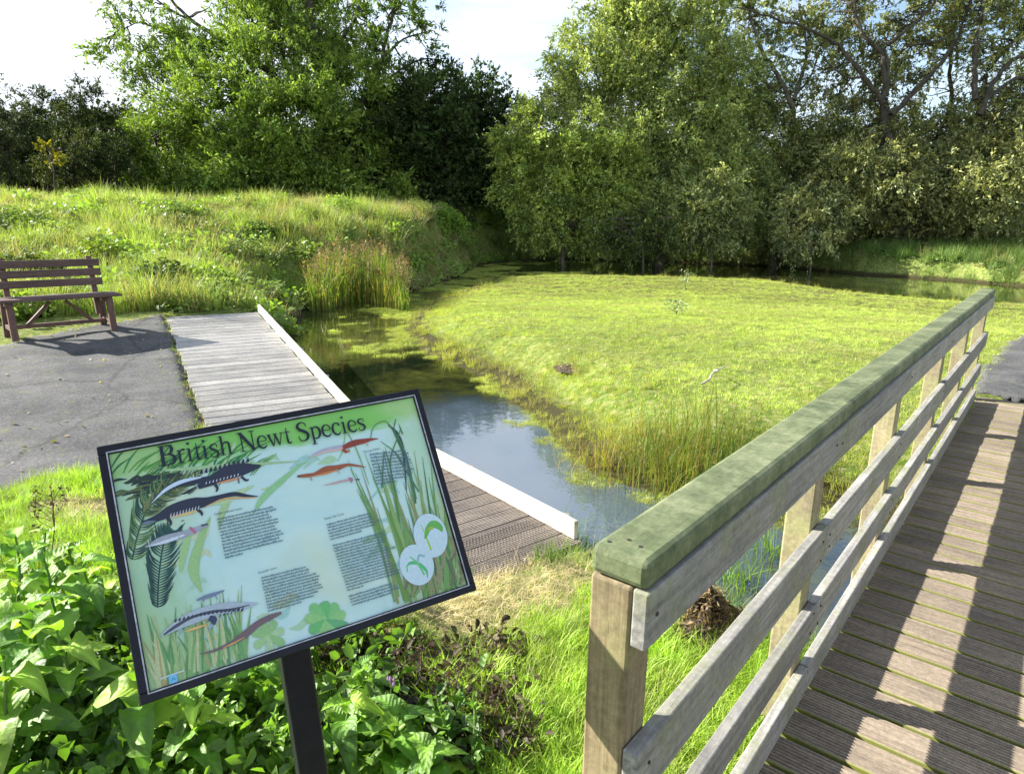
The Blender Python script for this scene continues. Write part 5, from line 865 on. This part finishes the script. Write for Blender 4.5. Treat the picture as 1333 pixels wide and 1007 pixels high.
# brown heap, sticks, saplings
def heap(px0, py0, R_, hgt, label, col, name='compost_heap', nb=700):
    c0 = ground(px0, py0); root = empty(name, c0, label, 'heap'); u = np.linspace(0, 1, 14); a = np.linspace(0, 2 * np.pi, 26, endpoint=False); U, A_ = np.meshgrid(u, a, indexing='ij'); rr = R_ * U * (1 + .18 * np.sin(3 * A_ + 1) + .1 * np.sin(7 * A_)); X = rr * np.cos(A_); Y = rr * np.sin(A_); Z = hgt * (1 - U ** 1.8) * (1 + .25 * np.sin(5 * A_ + 9 * U) + .2 * np.sin(11 * A_ - 7 * U) + rng.normal(0, .08, U.shape)) - .02
    i = np.arange(13)[:, None] * 26; j = np.arange(26)[None]; k = (j + 1) % 26; Fq = np.stack([i + j, i + 26 + j, i + 26 + k, i + k], -1).reshape(-1, 4); link('mound', npmesh('mound', np.stack([X, Y, Z], -1).reshape(-1, 3), Fq, simple('heap_soil', (.09, .065, .045), .95, (.035, .026, .02), 30, 1, .03), True), root)
    C_ = np.stack([X, Y, Z], -1).reshape(-1, 3)[rng.integers(0, 14 * 26, nb)] + rng.normal(0, R_ * .07, (nb, 3)); me = leaves('litter', C_, R_ * .15, col, M_LEAF, .25, .2, .5, .1, .1); link('litter', me, root)['kind'] = 'stuff'; return root
heap(912, 815, .20, .15, 'brown heap of rotting pond weed on the bank beside the railing', (.21, .15, .10), nb=3500)
heap(742, 478, .22, .035, 'low brown patch of dug earth on the island slope', (.34, .27, .17), 'earth_patch', 500)
heap(352, 390, .28, .16, 'small brown earth clod heap at the far end of the platform', (.16, .12, .08), 'earth_patch', 400)
heap(1000, 655, .16, .05, 'dead leaf litter patch on the bank under the railing', (.2, .15, .09), 'leaf_litter', 500)
def stick(p, q, r_, label, mat=M_BARKL): P = wiggle(p, q, 8, .25); v, f = tube(P, np.linspace(r_, r_ * .5, 8), 6); b0 = P[0].copy(); o = link('fallen_stick', npmesh('fallen_stick', v - b0, f, mat, True), None, b0); tag(o, label, 'stick')
M_PALE = simple('bleached_wood', (.5, .46, .38), .8)
stick(ground(912, 508, .06), ground(945, 487, .10), .012, 'pale stick lying on the island grass', M_PALE); stick(ground(785, 333, .12), ground(762, 331, .15), .09, 'pale fallen log end at the far shore under the bright willow bush', M_PALE); stick(ground(1030, 322, .25), ground(1062, 332, .2), .07, 'bleached fallen branch on the far bank beneath the willows', M_PALE)
for px0, py0, hgt, lab in ((892, 378, .55, 'spindly grey sapling near the back of the island lawn'), (880, 410, .28, 'small grey-leaved sapling lower on the island lawn')):
    c0 = ground(px0, py0); root = empty('sapling', c0, lab, 'sapling'); segs = [tube(wiggle((0, 0, 0), (.03, 0, hgt), 6, .2), np.linspace(.012, .004, 6), 5)] + [tube(wiggle((0, 0, hgt * u), (.18 * math.cos(u * 19), .18 * math.sin(u * 19), hgt * (u + .25)), 5, .2), .004, 4) for u in (.2, .35, .5, .65, .8)]; v, f = join(segs); link('stem', npmesh('stem', v, f, M_BARKL), root); C_ = rng.normal(0, 1, (90, 3)) * [.11, .11, hgt * .25] + [0, 0, hgt * .6]; link('foliage', leaves('foliage', C_, .06, (.28, .36, .26), M_LEAF, .5), root)
def smallbush(px0, py0, R_, label, col, name='bramble_bush', ls=.07, n_=2600, cat='bush'):
    c0 = ground(px0, py0); root = empty(name, c0, label, cat); u = rng.normal(0, 1, (n_, 3)); u /= np.linalg.norm(u, axis=1)[:, None]; u[:, 2] = np.abs(u[:, 2]); C_ = u * R_ * (.6 + .4 * rng.uniform(0, 1, (n_, 1))) * (1 + .15 * np.sin(u[:, :1] * 7 + u[:, 1:2] * 9)); C_[:, 2] *= .9
    segs = [tube(wiggle((0, 0, 0), tuple(C_[k]), 5, .2), .008, 4) for k in range(14)]; v, f = join(segs); link('stems', npmesh('stems', v, f, M_BARK), root); link('foliage', leaves('foliage', C_, ls, tuple(1.5 * q for q in col), M_LEAF, .7), root)
smallbush(335, 308, .42, 'small dark round bush on the grassy bank, left one of a pair', (.07, .12, .03)); smallbush(358, 313, .30, 'small bright-green round bush on the grassy bank, right one of a pair', (.12, .2, .03))
smallbush(215, 385, .60, 'dark bramble hummock right behind the bench end', (.07, .10, .03), n_=3500); smallbush(270, 385, .50, 'leafy green bramble mound above the platform end', (.13, .2, .035), n_=3000); smallbush(40, 370, .55, 'bramble mound behind the bench backrest', (.09, .12, .03), n_=3000); smallbush(130, 350, .6, 'yellow-green bramble mound above the right end of the bench', (.15, .2, .03), n_=3000)
smallbush(640, 292, 1.0, 'rounded willowherb mound at the pond corner below the dark trees', (.10, .17, .03), n_=5000, ls=.1); smallbush(580, 300, .9, 'tall grassy mound between the reeds and the dark trees', (.12, .2, .03), n_=5000, ls=.1)

# ------------------------------------------------------------------ comfrey and other leafy plants in the foreground
def leaf_mesh(name, L, Wd, bend, wave, mat, seed, seg=9, tint=(.06, .14, .02)):
    r_ = np.random.default_rng(seed); V = []; cols = 5; T_ = []
    for i in range(seg + 1):
        t = i / seg; w_ = Wd * (math.sin(math.pi * min(1, t ** .75)) ** .8) * .5 if 0 < t < 1 else .001; w_ *= 1 - .25 * t
        if t < .12: w_ = max(.003, w_ * t / .12)
        for j in range(cols):
            u = (j / (cols - 1) - .5) * 2; z = -bend * L * t ** 2 + abs(u) * w_ * .5 + wave * w_ * math.sin(t * 17 + seed + (2 if u > 0 else 0)) * abs(u) + .22 * L * t; x = u * w_; V.append((x, L * t * (1 - bend * .35 * t), z)); k = .82 + .35 * (1 - abs(u)) if abs(u) < .1 else r_.uniform(.85, 1.1); T_.append([c_ * k * (1.25 if abs(u) < .1 else 1) for c_ in tint])
    Fq = [(i * cols + j, i * cols + j + 1, (i + 1) * cols + j + 1, (i + 1) * cols + j) for i in range(seg) for j in range(cols - 1)]
    return npmesh(name, np.array(V), np.array(Fq), mat, True, np.array(T_))
mt = leafmat('comfrey_leaf', .42, .5, spec=.55); n = mt.node_tree.nodes; l = mt.node_tree.links; b = n['Principled BSDF']; oc = b.inputs['Base Color'].links[0].from_socket; sp0 = noise(n, l, 26, 5, .7); rs0 = ramp(n, [(.66, (0, 0, 0)), (.72, (1, 1, 1))]); l.new(sp0.outputs['Fac'], rs0.inputs['Fac']); l.new(mixc(n, l, rs0.outputs['Color'], oc, (.22, .19, .05)), b.inputs['Base Color'])
z = noise(n, l, 55, 4, .6); t = n.new('ShaderNodeTexCoord'); s_ = n.new('ShaderNodeSeparateXYZ'); l.new(t.outputs['Object'], s_.inputs[0])
def m2(op, a, v):
    x = n.new('ShaderNodeMath'); x.operation = op
    for q_, w_ in ((x.inputs[0], a), (x.inputs[1], v)):
        if hasattr(w_, 'links'): l.new(w_, q_)
        else: q_.default_value = w_
    return x.outputs[0]
wv_ = m2('SINE', m2('MULTIPLY', m2('SUBTRACT', s_.outputs['Y'], m2('MULTIPLY', m2('ABSOLUTE', s_.outputs['X'], 0), .8)), 260.), 0); hsum = m2('ADD', m2('MULTIPLY', wv_, .35), m2('MULTIPLY', z.outputs['Fac'], 1.6)); bump(n, l, hsum, .6, .0035, b); M_COM = mt
cl = [leaf_mesh('leaf', .27, .155, .55 + .12 * k, .25, M_COM, k, tint=((.18, .34, .04), (.24, .42, .05), (.11, .24, .03), (.32, .48, .06))[k % 4]) for k in range(8)]
M_STEM = simple('green_stem', (.13, .22, .05), .6)
def stemmesh(h, lean=.05): v, f = tube(wiggle((0, 0, -.02), (lean, lean * .5, h), 6, .08), np.linspace(.008, .004, 6), 6); return npmesh('stem', v, f, M_STEM, True)
def comfrey(x, y, h, nl, label, sc0=1.0, cat='plant', name='comfrey_plant', meshes=cl, grp_='comfrey plants around the sign post'):
    root = empty(name, (x, y, hz(x, y)), label, cat, grp_, rz=rng.uniform(0, 6.28)); link('stem', stemmesh(h), root)
    for k in range(nl):
        t = (k + .5) / nl; zz = h * t ** 1.1; sc_ = sc0 * (1.25 - .75 * t) * rng.uniform(.8, 1.15); a = k * 2.4 + rng.uniform(-.4, .4); el = .15 + .75 * t + rng.uniform(-.2, .2)
        link('leaf', meshes[rng.integers(len(meshes))], root, (.05 * t, .025 * t, zz), (el, rng.normal(0, .15), a), (sc_, sc_, sc_))
    return root
CP = [(22, 800, .50, 14, 1.0, 'tall comfrey plant with a pale arching leaf at the left edge'), (80, 830, .48, 14, 1.0, 'comfrey plant halfway between the left edge and the board corner'), (140, 800, .42, 12, .9, 'comfrey plant whose leaves touch the left side of the board'), (50, 900, .50, 14, 1.1, 'large-leaved comfrey plant low at the left edge'), (120, 920, .46, 14, 1.05, 'comfrey plant below and left of the board corner'),
      (185, 960, .42, 12, 1.0, 'comfrey plant at the bottom under the board corner'), (20, 980, .45, 12, 1.1, 'comfrey plant in the bottom left corner'), (255, 985, .30, 11, .85, 'pointed-leaf comfrey plant at the bottom left of the post'), (330, 900, .30, 11, .8, 'shaded comfrey plant just left of the post under the board'), (440, 960, .26, 11, .8, 'comfrey plant just right of the post'), (500, 985, .26, 12, .85, 'comfrey plant with small purple flowers right of the post'), (560, 1000, .24, 11, .8, 'comfrey plant at the bottom edge right of centre'), (490, 900, .22, 10, .7, 'low comfrey plant under the lower right of the board'),
      (55, 745, .34, 12, .75, 'small comfrey plant at the back of the left patch'), (110, 745, .30, 12, .7, 'small comfrey plant behind the board left edge'), (5, 870, .5, 12, 1.0, 'comfrey plant cut by the left edge of the photo'), (250, 900, .34, 12, .9, 'comfrey plant in the board shadow'), (400, 900, .22, 9, .7, 'small comfrey plant in shade behind the post')]
for px0, py0, h, nl, s0, lab in CP:
    g = ground(px0, min(py0 + 30, 1040)); comfrey(g[0], g[1], h * .9, nl, lab, s0 * .95)
nl_m = [leaf_mesh('leaf', .07, .035, .4, .3, M_COM, 20 + k, 6, tint=((.16, .32, .04), (.2, .36, .05))[k % 2]) for k in range(3)]
NP = [(300, 960, 'nettle-like sprig with small pale leaves in front of the post'), (470, 940, 'upright weed sprig right of the post'), (530, 960, 'upright weed sprig beside the purple comfrey flowers'), (590, 960, 'weed sprig at the left edge of the bright grass'), (150, 870, 'thin-leaved sprig rising by the board corner'), (355, 985, 'low weed sprig against the foot of the post'), (620, 985, 'low weed sprig at the bottom among dead stems')]
for px0, py0, lab in NP: g = ground(px0, py0 + 25); comfrey(g[0], g[1], .26, 16, lab, .9, 'weed', 'weed_sprig', nl_m, 'small weeds among the comfrey')
# purple flowers
M_PUR = simple('purple_petal', (.45, .25, .45), .6); g = ground(505, 960)
root = empty('comfrey_flower', g, 'small pinkish-purple comfrey flower cluster right of the post', 'flower'); v, f = tube(wiggle((0, 0, 0), (.02, 0, .24), 5, .1), .003, 5); link('stem', npmesh('stem', v, f, M_STEM), root)
for k in range(6): v, f = tube([(0, 0, 0), (0, 0, -.008), (0, 0, -.016)], [.001, .004, .005], 6); link('petal', npmesh('petal', v, f, M_PUR, True), root, (.02 + rng.normal(0, .012), rng.normal(0, .012), .24 + rng.normal(0, .008)))
# dead stalks and dark litter
M_DEAD = simple('dead_stem', (.16, .10, .07), .9)
for px0, py0, hgt, lab in ((75, 735, .34, 'dead brown seed-head stalk in the left grass patch'), (70, 705, .30, 'dead brown seed-head stalk nearer the path'), (540, 905, .20, 'withered dark stalk under the board right corner'), (590, 930, .20, 'withered stalk at the edge of the bright grass'), (250, 930, .16, 'spiky dry seed head below the board corner'), (640, 950, .16, 'withered flower stalk among the grass right of the comfrey')):
    g = ground(px0, py0); root = empty('dead_stalk', g, lab, 'dead stalk', 'dead stalks in the foreground'); segs = [tube(wiggle((0, 0, 0), (.03, 0, hgt), 6, .15), .0028, 5)] + [tube(wiggle((.03 * u, 0, hgt * u), (.07 * math.cos(u * 40), .07 * math.sin(u * 40), hgt * (u + .2)), 4, .2), .0016, 4) for u in (.4, .55, .7, .8, .9)]
    v, f = join(segs); link('stem', npmesh('stem', v, f, M_DEAD), root); C_ = np.concatenate([rng.normal(0, .012, (14, 3)) + [.07 * math.cos(u * 40), .07 * math.sin(u * 40), hgt * (u + .2)] for u in (.4, .55, .7, .8, .9)] + [rng.normal(0, .014, (20, 3)) + [.03, 0, hgt]]); link('seed_head', leaves('seed_head', C_, .018, (.07, .045, .035), M_LEAF, .6), root)['kind'] = 'stuff'
pts = np.array([ground(a, b_) for a, b_ in zip(rng.uniform(430, 680, 90), rng.uniform(840, 990, 90))]); C_ = (pts[rng.integers(0, 90, 1900)] + rng.normal(0, .06, (1900, 3)) * [1, 1, .4] + [0, 0, .03]); tag(link('leaf_litter', leaves('leaf_litter', C_, .045, (.075, .06, .045), M_LEAF, .6, hexa=True)), 'withered dark leaves and stems between the comfrey and the bright grass', 'leaf litter', kind='stuff')
pts = np.array([ground(a, b_) for a, b_ in zip(600 * rng.uniform(0, 1, 500) ** 1.5, rng.uniform(790, 1040, 500))]); k = np.array([(p[0] < -.45) or (p[1] < 2.1) for p in pts]); pts = pts[k]; C_ = pts[rng.integers(0, len(pts), 4000)] + rng.normal(0, 1, (4000, 3)) * [.07, .07, .05] + [0, 0, .09]; tag(link('undergrowth', leaves('undergrowth', C_, .055, (.12, .23, .035), M_COM, .7, hexa=True)), 'small green leaves filling in beneath the comfrey', 'undergrowth', kind='stuff')
